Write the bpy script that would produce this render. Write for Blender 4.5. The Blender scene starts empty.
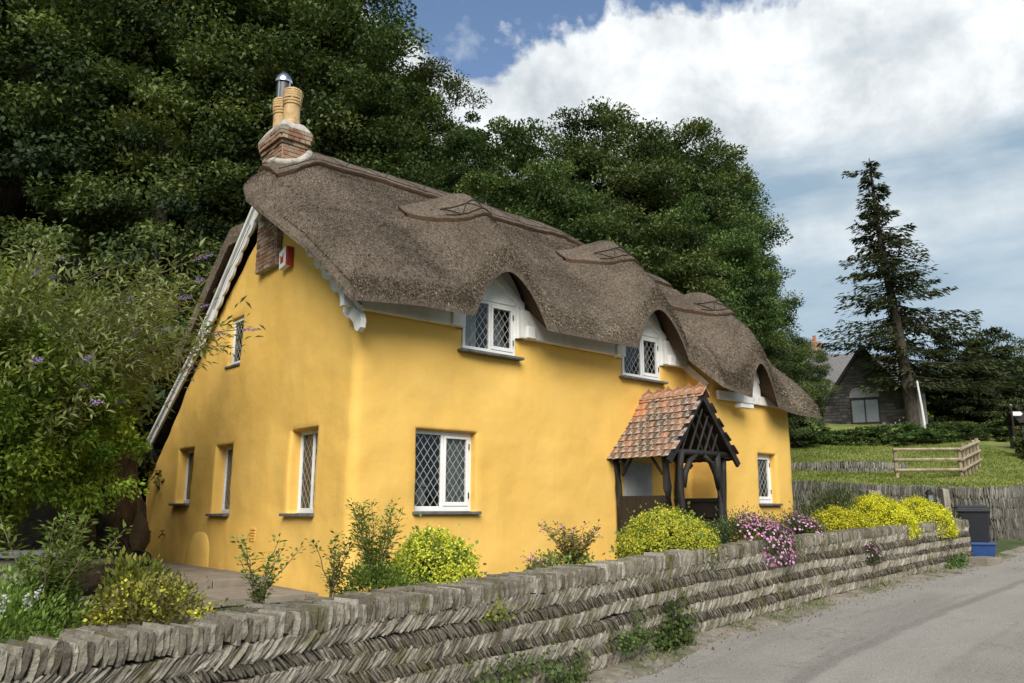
import bpy, math, random
import numpy as np
from mathutils import Vector, Matrix
R = math.radians
rng = np.random.default_rng(7)
random.seed(7)
SC = bpy.context.scene
COL = SC.collection

# ------------------------------------------------------------------ camera
cam_d = bpy.data.cameras.new('camera')
cam = bpy.data.objects.new('camera', cam_d)
COL.objects.link(cam)
cam.location = (0, 0, 1.6)
cam.rotation_euler = (R(90 + 11.757), 0, 0)
cam_d.lens = 28.125
cam_d.sensor_width = 36
cam_d.clip_start = 0.1
cam_d.clip_end = 3000
SC.camera = cam

# ------------------------------------------------------------------ sky, sun, exposure
SUN_AZ, SUN_EL = 179.0, 40.0          # degrees clockwise from +Y, and above the horizon
world = bpy.data.worlds.new('World')
SC.world = world
world.use_nodes = True
wn, wl = world.node_tree.nodes, world.node_tree.links
wn.clear()


def wnode(t, **kw):
    n = wn.new(t)
    for k, v in kw.items():
        setattr(n, k, v)
    return n


def wmath(op, a, b=None, clamp=False):
    n = wnode('ShaderNodeMath', operation=op, use_clamp=clamp)
    for i, x in enumerate((a, b)):
        if x is None:
            continue
        if isinstance(x, (int, float)):
            n.inputs[i].default_value = x
        else:
            wl.new(x, n.inputs[i])
    return n.outputs[0]


def wnoise(vec, scale, detail, rough, dist=0.0):
    n = wnode('ShaderNodeTexNoise')
    n.inputs['Scale'].default_value = scale
    n.inputs['Detail'].default_value = detail
    n.inputs['Roughness'].default_value = rough
    n.inputs['Distortion'].default_value = dist
    wl.new(vec, n.inputs['Vector'])
    return n.outputs['Fac']


def wmix(fac, a, b):
    n = wnode('ShaderNodeMix', data_type='RGBA')
    wl.new(fac, n.inputs[0])
    for s, x in ((n.inputs[6], a), (n.inputs[7], b)):
        if isinstance(x, tuple):
            s.default_value = (*x, 1)
        else:
            wl.new(x, s)
    return n.outputs[2]


sky = wnode('ShaderNodeTexSky', sky_type='NISHITA')
sky.sun_disc = False
sky.sun_elevation = R(SUN_EL)
sky.sun_rotation = R(SUN_AZ)
sky.air_density = 1.0
sky.dust_density = 0.6
sky.ozone_density = 1.6
tc = wnode('ShaderNodeTexCoord')
sep = wnode('ShaderNodeSeparateXYZ')
wl.new(tc.outputs['Generated'], sep.inputs[0])
zz = sep.outputs['Z']
mp = wnode('ShaderNodeMapping')
mp.inputs['Location'].default_value = (3.1, 0.4, 1.7)
wl.new(tc.outputs['Generated'], mp.inputs['Vector'])
mp2 = wnode('ShaderNodeMapping')
mp2.inputs['Location'].default_value = (1.2, 4.4, 0.3)
mp2.inputs['Scale'].default_value = (1, 1, 3.6)
wl.new(tc.outputs['Generated'], mp2.inputs['Vector'])
nbig = wnoise(mp.outputs[0], 2.2, 2, 0.5)
npuff = wnoise(mp.outputs[0], 7.5, 9, 0.56, 0.25)
nfine = wnoise(mp.outputs[0], 13, 8, 0.62)
nband = wnoise(mp2.outputs[0], 2.6, 6, 0.55)
# a bank of cumulus standing round the horizon, its bumpy top near 36 degrees up
top = wmath('ADD', 0.585, wmath('ADD', wmath('MULTIPLY', wmath('SUBTRACT', nbig, 0.5), 0.30),
                               wmath('MULTIPLY', wmath('SUBTRACT', npuff, 0.5), 0.30)))
bank = wmath('DIVIDE', wmath('SUBTRACT', top, zz), 0.022, clamp=True)
wisp = wmath('MULTIPLY', wmath('SUBTRACT', nfine, 0.56, clamp=True), 2.2, clamp=True)
bank = wmath('MAXIMUM', bank, wisp)
shade = wmath('MULTIPLY', wmath('SUBTRACT', wmath('ADD', wmath('MULTIPLY', npuff, 0.62), wmath('MULTIPLY', nfine, 0.38)), 0.385), 5.2, clamp=True)
white = wmix(shade, (4.0, 4.4, 4.7), (7.0, 7.2, 7.3))
# lower down the bank thins to a flat grey-blue veil with streaks
veil = wmix(wmath('MULTIPLY', wmath('SUBTRACT', nband, 0.40), 3.6, clamp=True), (2.25, 3.15, 4.0), (4.2, 4.95, 5.5))
low = wmath('DIVIDE', wmath('SUBTRACT', wmath('ADD', 0.47, wmath('MULTIPLY', wmath('SUBTRACT', nband, 0.5), -0.55)), zz), 0.17, clamp=True)
cloud = wmix(low, white, veil)
hsv = wnode('ShaderNodeHueSaturation')
hsv.inputs['Saturation'].default_value = 1.0
hsv.inputs['Value'].default_value = 1.05
wl.new(sky.outputs[0], hsv.inputs['Color'])
skycol = wmix(bank, hsv.outputs[0], cloud)
bg = wnode('ShaderNodeBackground')
bg.inputs['Strength'].default_value = 0.092
wl.new(skycol, bg.inputs['Color'])
wo = wnode('ShaderNodeOutputWorld')
wl.new(bg.outputs[0], wo.inputs['Surface'])

sun_d = bpy.data.lights.new('sun', 'SUN')
sun_d.energy = 3.0
sun_d.angle = R(44)
sun_d.color = (1.0, 0.95, 0.87)
sun = bpy.data.objects.new('sun', sun_d)
COL.objects.link(sun)
_d = Vector((math.sin(R(SUN_AZ)) * math.cos(R(SUN_EL)), math.cos(R(SUN_AZ)) * math.cos(R(SUN_EL)), math.sin(R(SUN_EL))))
sun.rotation_euler = _d.to_track_quat('Z', 'Y').to_euler()
sun.location = _d * 60

SC.view_settings.view_transform = 'Standard'
SC.view_settings.look = 'None'
SC.view_settings.exposure = 0.70
SC.view_settings.gamma = 1.0
SC.view_settings.use_curve_mapping = False
SC.render.engine = 'CYCLES'
SC.cycles.use_denoising = True
SC.cycles.max_bounces = 6
SC.cycles.transparent_max_bounces = 8
SC.cycles.caustics_reflective = False
SC.cycles.caustics_refractive = False


# ------------------------------------------------------------------ helpers
def tag(o, label=None, cat=None, group=None, kind=None):
    if label:
        o['label'] = label
    if cat:
        o['category'] = cat
    if group:
        o['group'] = group
    if kind:
        o['kind'] = kind
    return o


def empty(name, loc=(0, 0, 0), rz=0.0, parent=None):
    o = bpy.data.objects.new(name, None)
    COL.objects.link(o)
    o.location = loc
    o.rotation_euler = (0, 0, rz)
    o.empty_display_size = 0.2
    o.parent = parent
    return o


def link(name, me, parent=None, loc=None, rot=None):
    o = bpy.data.objects.new(name, me)
    COL.objects.link(o)
    o.parent = parent
    if loc is not None:
        o.location = loc
    if rot is not None:
        o.rotation_euler = rot
    return o


def np_mesh(name, V, F, mat, tone=None, smooth=False):
    """V (n,3), F (m,k) all faces of one size."""
    V = np.asarray(V, np.float32)
    F = np.asarray(F, np.int32)
    me = bpy.data.meshes.new(name)
    me.vertices.add(len(V))
    me.vertices.foreach_set('co', V.ravel())
    k = F.shape[1]
    me.loops.add(F.size)
    me.loops.foreach_set('vertex_index', F.ravel())
    me.polygons.add(len(F))
    me.polygons.foreach_set('loop_start', np.arange(0, F.size, k, dtype=np.int32))
    if smooth:
        me.polygons.foreach_set('use_smooth', np.ones(len(F), bool))
    if tone is not None:
        a = me.attributes.new('tone', 'FLOAT', 'FACE')
        a.data.foreach_set('value', np.asarray(tone, np.float32))
    me.materials.append(mat)
    me.update(calc_edges=True)
    return me


class MB:
    """collects vertices and faces of ONE part"""
    def __init__(self):
        self.v, self.f, self.t = [], [], []
        self.tone = 0.5

    def hexa(self, p):
        """8 points: bottom ring 0-3, top ring 4-7"""
        b = len(self.v)
        self.v += [tuple(x) for x in p]
        for q in ((3, 2, 1, 0), (4, 5, 6, 7), (0, 1, 5, 4), (1, 2, 6, 5), (2, 3, 7, 6), (3, 0, 4, 7)):
            self.f.append(tuple(b + i for i in q))
            self.t.append(self.tone)
        return self

    def box(self, x0, x1, y0, y1, z0, z1):
        return self.hexa([(x0, y0, z0), (x1, y0, z0), (x1, y1, z0), (x0, y1, z0),
                          (x0, y0, z1), (x1, y0, z1), (x1, y1, z1), (x0, y1, z1)])

    def beam(self, a, b, w, h, up=(0, 0, 1)):
        a, b = Vector(a), Vector(b)
        d = (b - a).normalized()
        s = d.cross(Vector(up))
        if s.length < 1e-4:
            s = d.cross(Vector((1, 0, 0)))
        s.normalize()
        u = s.cross(d).normalized()
        s *= w / 2
        u *= h / 2
        return self.hexa([a - s - u, b - s - u, b + s - u, a + s - u, a - s + u, b - s + u, b + s + u, a + s + u])

    def tube(self, pts, rad, n=8, jit=0.0):
        b = len(self.v)
        pts = [Vector(p) for p in pts]
        if isinstance(rad, (int, float)):
            rad = [rad] * len(pts)
        for i, p in enumerate(pts):
            d = (pts[min(i + 1, len(pts) - 1)] - pts[max(i - 1, 0)]).normalized()
            s = d.cross(Vector((0, 0, 1)))
            if s.length < 0.05:
                s = d.cross(Vector((0, 1, 0)))
            s.normalize()
            u = s.cross(d)
            for k in range(n):
                a = 2 * math.pi * k / n
                r = rad[i] * (1 + random.uniform(-jit, jit))
                self.v.append(tuple(p + s * (math.cos(a) * r) + u * (math.sin(a) * r)))
        for i in range(len(pts) - 1):
            for k in range(n):
                self.f.append((b + i * n + k, b + i * n + (k + 1) % n, b + (i + 1) * n + (k + 1) % n, b + (i + 1) * n + k))
                self.t.append(self.tone)
        self.f.append(tuple(b + k for k in reversed(range(n))))
        self.f.append(tuple(b + (len(pts) - 1) * n + k for k in range(n)))
        self.t += [self.tone] * 2
        return self

    def lathe(self, prof, n=16, c=(0, 0)):
        b = len(self.v)
        for r, z in prof:
            for k in range(n):
                a = 2 * math.pi * k / n
                self.v.append((c[0] + r * math.cos(a), c[1] + r * math.sin(a), z))
        for i in range(len(prof) - 1):
            for k in range(n):
                self.f.append((b + i * n + k, b + i * n + (k + 1) % n, b + (i + 1) * n + (k + 1) % n, b + (i + 1) * n + k))
                self.t.append(self.tone)
        return self

    def prism(self, poly, fn, d0, d1):
        """2D outline poly (a,b) -> fn(a,b,depth) extruded d0..d1"""
        b = len(self.v)
        n = len(poly)
        self.v += [tuple(fn(p[0], p[1], d0)) for p in poly] + [tuple(fn(p[0], p[1], d1)) for p in poly]
        self.f.append(tuple(b + i for i in range(n)))
        self.f.append(tuple(b + n + i for i in reversed(range(n))))
        self.t += [self.tone] * 2
        for i in range(n):
            j = (i + 1) % n
            self.f.append((b + j, b + i, b + n + i, b + n + j))
            self.t.append(self.tone)
        return self

    def mesh(self, name, mat, smooth=False):
        me = bpy.data.meshes.new(name)
        me.from_pydata(self.v, [], self.f)
        a = me.attributes.new('tone', 'FLOAT', 'FACE')
        a.data.foreach_set('value', np.asarray(self.t, np.float32))
        if smooth:
            me.polygons.foreach_set('use_smooth', np.ones(len(me.polygons), bool))
        me.materials.append(mat)
        me.update()
        return me

    def build(self, name, mat, parent=None, smooth=False, bevel=0.0, loc=None, rot=None):
        o = link(name, self.mesh(name, mat, smooth), parent, loc, rot)
        if bevel:
            m = o.modifiers.new('bevel', 'BEVEL')
            m.width = bevel
            m.segments = 2
            m.limit_method = 'ANGLE'
        return o


# ---- cheap value noise for shapes
_tab = rng.random((64, 64, 64)).astype(np.float32)


def vnoise(x, y, z=0.0):
    x, y, z = np.broadcast_arrays(np.asarray(x, float), np.asarray(y, float), np.asarray(z, float))
    xi, yi, zi = np.floor(x).astype(int), np.floor(y).astype(int), np.floor(z).astype(int)
    fx, fy, fz = x - xi, y - yi, z - zi
    fx, fy, fz = (t * t * (3 - 2 * t) for t in (fx, fy, fz))
    r = 0
    for a in (0, 1):
        for b in (0, 1):
            for c in (0, 1):
                w = (fx if a else 1 - fx) * (fy if b else 1 - fy) * (fz if c else 1 - fz)
                r = r + w * _tab[(xi + a) % 64, (yi + b) % 64, (zi + c) % 64]
    return r * 2 - 1


def fbm(x, y, z=0.0, o=3):
    r, a = 0, 1.0
    for i in range(o):
        r = r + a * vnoise(np.asarray(x) * 2 ** i + 11.3 * i, np.asarray(y) * 2 ** i + 5.1 * i, np.asarray(z) * 2 ** i)
        a *= 0.5
    return r


def sstep(x, a, b):
    t = np.clip((np.asarray(x, float) - a) / (b - a), 0, 1)
    return t * t * (3 - 2 * t)


# ------------------------------------------------------------------ materials
def nodes(m):
    m.use_nodes = True
    return m.node_tree.nodes, m.node_tree.links


def ramp(n, stops, fac, l):
    r = n.new('ShaderNodeValToRGB')
    e = r.color_ramp.elements
    while len(e) < len(stops):
        e.new(0.5)
    for k, (p, c) in enumerate(stops):
        e[k].position = p
        e[k].color = (*c, 1)
    l.new(fac, r.inputs[0])
    return r.outputs[0]


def mixc(n, l, fac, a, b, mode='MIX'):
    x = n.new('ShaderNodeMix')
    x.data_type = 'RGBA'
    x.blend_type = mode
    if isinstance(fac, (int, float)):
        x.inputs[0].default_value = fac
    else:
        l.new(fac, x.inputs[0])
    for s, v in ((x.inputs[6], a), (x.inputs[7], b)):
        if isinstance(v, tuple):
            s.default_value = (*v, 1)
        else:
            l.new(v, s)
    return x.outputs[2]


def noise(n, l, vec, scale, detail=4, rough=0.55, dist=0.0):
    t = n.new('ShaderNodeTexNoise')
    t.inputs['Scale'].default_value = scale
    t.inputs['Detail'].default_value = detail
    t.inputs['Roughness'].default_value = rough
    t.inputs['Distortion'].default_value = dist
    if vec is not None:
        l.new(vec, t.inputs['Vector'])
    return t.outputs['Fac']


def mapped(n, l, scale=(1, 1, 1), coord='Object'):
    c = n.new('ShaderNodeTexCoord')
    m = n.new('ShaderNodeMapping')
    m.inputs['Scale'].default_value = scale
    l.new(c.outputs[coord], m.inputs['Vector'])
    return m.outputs[0]


def surf(name, stops, scale=3, detail=6, rough=0.85, bump=0.0, bscale=20, spec=0.3, scl=(1, 1, 1), tone=0.0, dark=None, dist=0.0, nrough=0.6, metal=0.0, bdist=0.02, pos=False):
    """noise-coloured rough surface. tone: share of the face attribute 'tone' in the colour"""
    m = bpy.data.materials.new(name)
    n, l = nodes(m)
    p = n['Principled BSDF']
    v = mapped(n, l, scl)
    if pos:
        v = n.new('ShaderNodeNewGeometry').outputs['Position']
    f = noise(n, l, v, scale, detail, nrough, dist)
    if tone:
        a = n.new('ShaderNodeAttribute')
        a.attribute_name = 'tone'
        q = n.new('ShaderNodeMix')
        q.inputs[0].default_value = tone
        l.new(f, q.inputs[2])
        l.new(a.outputs['Fac'], q.inputs[3])
        f = q.outputs[0]
    c = ramp(n, stops, f, l)
    if dark:
        f2 = noise(n, l, v, dark[0], 5, 0.6)
        k = n.new('ShaderNodeMapRange')
        k.inputs[1].default_value = dark[1]
        k.inputs[2].default_value = dark[2]
        l.new(f2, k.inputs[0])
        c = mixc(n, l, k.outputs[0], c, dark[3])
    l.new(c, p.inputs['Base Color'])
    p.inputs['Roughness'].default_value = rough
    p.inputs['Specular IOR Level'].default_value = spec
    p.inputs['Metallic'].default_value = metal
    if bump:
        b = n.new('ShaderNodeBump')
        b.inputs['Strength'].default_value = bump
        b.inputs['Distance'].default_value = bdist
        l.new(noise(n, l, v, bscale, 6, 0.65), b.inputs['Height'])
        l.new(b.outputs[0], p.inputs['Normal'])
    return m


def leafmat(name, c0, c1, c2, trans=0.3, rough=0.55, spec=0.25):
    m = bpy.data.materials.new(name)
    n, l = nodes(m)
    p = n['Principled BSDF']
    a = n.new('ShaderNodeAttribute')
    a.attribute_name = 'tone'
    c = ramp(n, [(0.0, c0), (0.55, c1), (1.0, c2)], a.outputs['Fac'], l)
    oi = n.new('ShaderNodeObjectInfo')
    hs = n.new('ShaderNodeHueSaturation')
    mr = n.new('ShaderNodeMapRange')
    mr.inputs[3].default_value = 0.78
    mr.inputs[4].default_value = 1.25
    l.new(oi.outputs['Random'], mr.inputs[0])
    l.new(mr.outputs[0], hs.inputs['Value'])
    mr2 = n.new('ShaderNodeMapRange')
    mr2.inputs[3].default_value = 0.488
    mr2.inputs[4].default_value = 0.512
    l.new(oi.outputs['Random'], mr2.inputs[0])
    l.new(mr2.outputs[0], hs.inputs['Hue'])
    l.new(c, hs.inputs['Color'])
    c = hs.outputs[0]
    l.new(c, p.inputs['Base Color'])
    p.inputs['Roughness'].default_value = rough
    p.inputs['Specular IOR Level'].default_value = spec
    t = n.new('ShaderNodeBsdfTranslucent')
    l.new(mixc(n, l, 1.0, c, (1.0, 1.0, 0.55), 'MULTIPLY'), t.inputs['Color'])
    mx = n.new('ShaderNodeMixShader')
    mx.inputs[0].default_value = trans
    l.new(p.outputs[0], mx.inputs[1])
    l.new(t.outputs[0], mx.inputs[2])
    l.new(mx.outputs[0], n['Material Output'].inputs['Surface'])
    return m


def plain(name, c, rough=0.6, spec=0.3, metal=0.0):
    m = bpy.data.materials.new(name)
    n, l = nodes(m)
    p = n['Principled BSDF']
    v = mapped(n, l)
    f = noise(n, l, v, 9, 5, 0.6)
    c2 = tuple(x * 0.82 for x in c)
    l.new(ramp(n, [(0.3, c2), (0.65, c)], f, l), p.inputs['Base Color'])
    p.inputs['Roughness'].default_value = rough
    p.inputs['Specular IOR Level'].default_value = spec
    p.inputs['Metallic'].default_value = metal
    return m


def mat_render():
    """yellow limewashed render: soft uneven coats, faint dirt and damp"""
    m = bpy.data.materials.new('yellow_render')
    n, l = nodes(m)
    p = n['Principled BSDF']
    v = mapped(n, l)
    f = noise(n, l, v, 0.9, 5, 0.55, 0.3)
    c = ramp(n, [(0.3, (0.735, 0.445, 0.100)), (0.55, (0.77, 0.480, 0.118)), (0.75, (0.80, 0.51, 0.138))], f, l)
    v2 = mapped(n, l, (3.0, 3.0, 0.35))
    f2 = noise(n, l, v2, 1.6, 5, 0.6)
    k = n.new('ShaderNodeMapRange')
    k.inputs[1].default_value = 0.56
    k.inputs[2].default_value = 0.80
    k.inputs[4].default_value = 0.20
    l.new(f2, k.inputs[0])
    c = mixc(n, l, k.outputs[0], c, (0.50, 0.29, 0.075))
    f3 = noise(n, l, v, 38, 3, 0.6)
    k3 = n.new('ShaderNodeMapRange')
    k3.inputs[1].default_value = 0.70
    k3.inputs[2].default_value = 0.78
    k3.inputs[4].default_value = 0.35
    l.new(f3, k3.inputs[0])
    c = mixc(n, l, k3.outputs[0], c, (0.46, 0.27, 0.09))
    l.new(c, p.inputs['Base Color'])
    p.inputs['Roughness'].default_value = 0.85
    p.inputs['Specular IOR Level'].default_value = 0.2
    b = n.new('ShaderNodeBump')
    b.inputs['Strength'].default_value = 0.55
    b.inputs['Distance'].default_value = 0.035
    q = n.new('ShaderNodeMath')
    q.operation = 'ADD'
    l.new(noise(n, l, v, 2.5, 4, 0.5), q.inputs[0])
    q2 = n.new('ShaderNodeMath')
    q2.operation = 'MULTIPLY'
    q2.inputs[1].default_value = 0.12
    l.new(noise(n, l, v, 45, 4, 0.6), q2.inputs[0])
    l.new(q2.outputs[0], q.inputs[1])
    l.new(q.outputs[0], b.inputs['Height'])
    l.new(b.outputs[0], p.inputs['Normal'])
    return m


def mat_thatch(name, cols, run=(1, 1, 1)):
    m = bpy.data.materials.new(name)
    n, l = nodes(m)
    p = n['Principled BSDF']
    v = mapped(n, l)
    vs = mapped(n, l, run)
    fbig = noise(n, l, v, 0.8, 5, 0.6, 0.4)
    fst = noise(n, l, vs, 34, 5, 0.75)
    mx = n.new('ShaderNodeMix')
    mx.inputs[0].default_value = 0.66
    l.new(fbig, mx.inputs[2])
    l.new(fst, mx.inputs[3])
    c = ramp(n, [(0.30, cols[0]), (0.46, cols[1]), (0.58, cols[2]), (0.74, cols[3])], mx.outputs[0], l)
    fm = noise(n, l, v, 2.3, 6, 0.65)
    k = n.new('ShaderNodeMapRange')
    k.inputs[1].default_value = 0.52
    k.inputs[2].default_value = 0.75
    k.inputs[4].default_value = 0.55
    l.new(fm, k.inputs[0])
    c = mixc(n, l, k.outputs[0], c, (0.060, 0.058, 0.038))
    l.new(c, p.inputs['Base Color'])
    p.inputs['Roughness'].default_value = 0.95
    p.inputs['Specular IOR Level'].default_value = 0.1
    b = n.new('ShaderNodeBump')
    b.inputs['Strength'].default_value = 1.0
    b.inputs['Distance'].default_value = 0.05
    l.new(fst, b.inputs['Height'])
    l.new(b.outputs[0], p.inputs['Normal'])
    return m


def mat_glass():
    m = bpy.data.materials.new('window_glass')
    n, l = nodes(m)
    n.remove(n['Principled BSDF'])
    g = n.new('ShaderNodeBsdfGlossy')
    g.inputs['Roughness'].default_value = 0.03
    g.inputs['Color'].default_value = (0.9, 0.92, 0.92, 1)
    t = n.new('ShaderNodeBsdfTransparent')
    t.inputs['Color'].default_value = (0.82, 0.86, 0.84, 1)
    fr = n.new('ShaderNodeFresnel')
    fr.inputs['IOR'].default_value = 1.6
    b = n.new('ShaderNodeBump')
    b.inputs['Strength'].default_value = 0.12
    b.inputs['Distance'].default_value = 0.02
    v = mapped(n, l)
    l.new(noise(n, l, v, 9, 2, 0.5), b.inputs['Height'])
    l.new(b.outputs[0], g.inputs['Normal'])
    l.new(b.outputs[0], fr.inputs['Normal'])
    x = n.new('ShaderNodeMixShader')
    l.new(fr.outputs[0], x.inputs[0])
    l.new(t.outputs[0], x.inputs[1])
    l.new(g.outputs[0], x.inputs[2])
    l.new(x.outputs[0], n['Material Output'].inputs['Surface'])
    return m


M = {}
M['render'] = mat_render()
M['thatch'] = mat_thatch('weathered_thatch', [(0.040, 0.031, 0.023), (0.115, 0.090, 0.067), (0.220, 0.175, 0.133), (0.37, 0.305, 0.24)], (1.0, 0.42, 0.55))
M['ridge'] = mat_thatch('ridge_thatch', [(0.060, 0.051, 0.042), (0.165, 0.142, 0.118), (0.28, 0.242, 0.203), (0.43, 0.385, 0.33)])
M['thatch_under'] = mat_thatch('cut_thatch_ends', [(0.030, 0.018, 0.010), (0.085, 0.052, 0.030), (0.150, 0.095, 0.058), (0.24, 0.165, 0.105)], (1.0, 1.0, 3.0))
M['straw'] = leafmat('loose_straw', (0.042, 0.031, 0.022), (0.150, 0.116, 0.084), (0.36, 0.30, 0.23), trans=0.05, rough=0.9, spec=0.1)
M['rod'] = plain('hazel_rod', (0.045, 0.036, 0.028), 0.9)
M['white'] = surf('white_paint', [(0.3, (0.74, 0.735, 0.71)), (0.6, (0.84, 0.835, 0.81))], 2.5, 5, 0.55, dark=(9, 0.62, 0.85, (0.45, 0.44, 0.40)))
M['offwhite'] = surf('weathered_white_paint', [(0.3, (0.62, 0.61, 0.575)), (0.6, (0.77, 0.76, 0.725))], 3, 5, 0.65, dark=(7, 0.58, 0.8, (0.42, 0.41, 0.37)))
M['lead'] = plain('lead_came', (0.36, 0.36, 0.345), 0.6, 0.4)
M['glass'] = mat_glass()
M['slate'] = surf('slate_sill', [(0.3, (0.075, 0.075, 0.072)), (0.7, (0.17, 0.168, 0.158))], 8, 6, 0.7, 0.4, 30)
M['curtain'] = surf('net_curtain', [(0.3, (0.55, 0.54, 0.50)), (0.7, (0.75, 0.74, 0.70))], 4, 3, 0.9)
M['black_wood'] = surf('black_tarred_timber', [(0.3, (0.010, 0.009, 0.008)), (0.7, (0.030, 0.026, 0.023))], 12, 6, 0.6, 0.6, 30, scl=(1, 1, 0.2))
M['board'] = surf('dark_brown_board', [(0.3, (0.018, 0.013, 0.010)), (0.7, (0.034, 0.025, 0.020))], 5, 6, 0.7, 0.2, 40, scl=(3, 3, 0.3))
M['tile'] = surf('clay_tile', [(0.15, (0.085, 0.060, 0.045)), (0.38, (0.175, 0.105, 0.070)), (0.56, (0.29, 0.145, 0.080)), (0.82, (0.50, 0.19, 0.070))], 9, 6, 0.9, 0.7, 35, tone=0.62, dark=(13, 0.50, 0.62, (0.42, 0.39, 0.33)))
M['brick'] = surf('old_brick', [(0.15, (0.11, 0.08, 0.06)), (0.4, (0.24, 0.115, 0.07)), (0.55, (0.31, 0.19, 0.12)), (0.8, (0.42, 0.34, 0.23))], 14, 5, 0.9, 0.6, 40, tone=0.66, dark=(5, 0.50, 0.66, (0.30, 0.27, 0.20)))
M['mortar'] = surf('lime_mortar', [(0.3, (0.30, 0.27, 0.22)), (0.7, (0.52, 0.49, 0.43))], 9, 6, 0.95, 0.8, 30, dark=(5, 0.55, 0.7, (0.14, 0.13, 0.11)))
M['pot'] = surf('buff_clay_pot', [(0.3, (0.42, 0.27, 0.12)), (0.7, (0.60, 0.42, 0.21))], 7, 6, 0.8, 0.3, 30, dark=(6, 0.58, 0.75, (0.16, 0.12, 0.08)))
M['steel'] = plain('stainless_steel', (0.62, 0.63, 0.65), 0.28, 0.5, 1.0)
M['mesh_dark'] = plain('cowl_mesh', (0.10, 0.10, 0.10), 0.5, 0.4, 0.6)
M['red'] = plain('red_plastic', (0.42, 0.05, 0.035), 0.5)
M['door'] = plain('pale_grey_door', (0.38, 0.38, 0.36), 0.5)
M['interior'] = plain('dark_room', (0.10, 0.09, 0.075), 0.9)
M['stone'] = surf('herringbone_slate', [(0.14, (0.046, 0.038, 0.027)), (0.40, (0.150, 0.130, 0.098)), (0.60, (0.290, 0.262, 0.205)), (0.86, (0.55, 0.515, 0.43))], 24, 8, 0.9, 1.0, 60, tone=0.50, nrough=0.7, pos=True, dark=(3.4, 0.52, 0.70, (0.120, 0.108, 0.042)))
M['fieldstone'] = surf('grey_field_stone', [(0.15, (0.045, 0.041, 0.034)), (0.45, (0.125, 0.115, 0.095)), (0.8, (0.33, 0.31, 0.26))], 9, 7, 0.95, 0.9, 18, tone=0.5, pos=True)
M['soil'] = surf('garden_soil', [(0.3, (0.035, 0.026, 0.018)), (0.7, (0.11, 0.085, 0.058))], 6, 8, 0.95, 1.0, 25)
M['ground'] = surf('grassy_ground', [(0.25, (0.030, 0.046, 0.014)), (0.5, (0.065, 0.085, 0.026)), (0.75, (0.13, 0.135, 0.050))], 0.7, 8, 0.95, 0.8, 12)
M['lawn'] = surf('mown_lawn', [(0.28, (0.110, 0.150, 0.028)), (0.5, (0.175, 0.205, 0.044)), (0.72, (0.26, 0.255, 0.080))], 0.9, 8, 0.95, 0.8, 14, dark=(5, 0.50, 0.72, (0.085, 0.115, 0.024)))
M['paving'] = surf('paving_slab', [(0.3, (0.155, 0.130, 0.102)), (0.7, (0.27, 0.235, 0.190))], 3, 7, 0.9, 0.4, 25, tone=0.35)
M['timber'] = surf('weathered_rail', [(0.3, (0.20, 0.155, 0.095)), (0.7, (0.42, 0.35, 0.235))], 4, 6, 0.85, 0.5, 30, scl=(1, 1, 0.4))
M['greywood'] = surf('silvered_post', [(0.3, (0.16, 0.14, 0.11)), (0.7, (0.36, 0.33, 0.27))], 9, 6, 0.9, 0.5, 30, scl=(1, 1, 0.15))
M['binblack'] = plain('bin_plastic', (0.022, 0.024, 0.027), 0.45, 0.4)
M['binblue'] = plain('blue_plastic', (0.020, 0.062, 0.20), 0.45, 0.4)
M['rubber'] = plain('black_rubber', (0.012, 0.012, 0.012), 0.7)
M['bark'] = surf('rough_bark', [(0.3, (0.025, 0.020, 0.015)), (0.55, (0.075, 0.060, 0.045)), (0.8, (0.16, 0.135, 0.10))], 9, 7, 0.95, 1.0, 16, scl=(1, 1, 0.4), bdist=0.05)
M['rust'] = surf('rusty_iron', [(0.3, (0.022, 0.015, 0.011)), (0.7, (0.085, 0.052, 0.034))], 10, 6, 0.8, 0.4, 40)
M['hose'] = plain('grey_hose', (0.045, 0.050, 0.050), 0.5)
M['rock'] = surf('rock_face', [(0.3, (0.070, 0.058, 0.044)), (0.7, (0.20, 0.17, 0.135))], 3, 8, 0.95, 1.0, 9, bdist=0.08)
M['darkstone'] = surf('dark_rubble_masonry', [(0.2, (0.026, 0.024, 0.023)), (0.5, (0.060, 0.056, 0.053)), (0.8, (0.115, 0.106, 0.098))], 3, 6, 0.95, 0.8, 12, tone=0.6)
M['grey_slate_roof'] = surf('grey_slate_roof', [(0.3, (0.085, 0.082, 0.078)), (0.7, (0.19, 0.182, 0.172))], 4, 6, 0.8, 0.5, 20, tone=0.5)
M['dressed'] = plain('dressed_stone', (0.30, 0.28, 0.25), 0.9)
M['pane_far'] = plain('pale_window_pane', (0.19, 0.205, 0.21), 0.15, 0.6)
M['white_far'] = plain('bright_white', (0.75, 0.75, 0.74), 0.6)
M['terracotta'] = plain('orange_terracotta', (0.42, 0.17, 0.08), 0.8)
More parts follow.
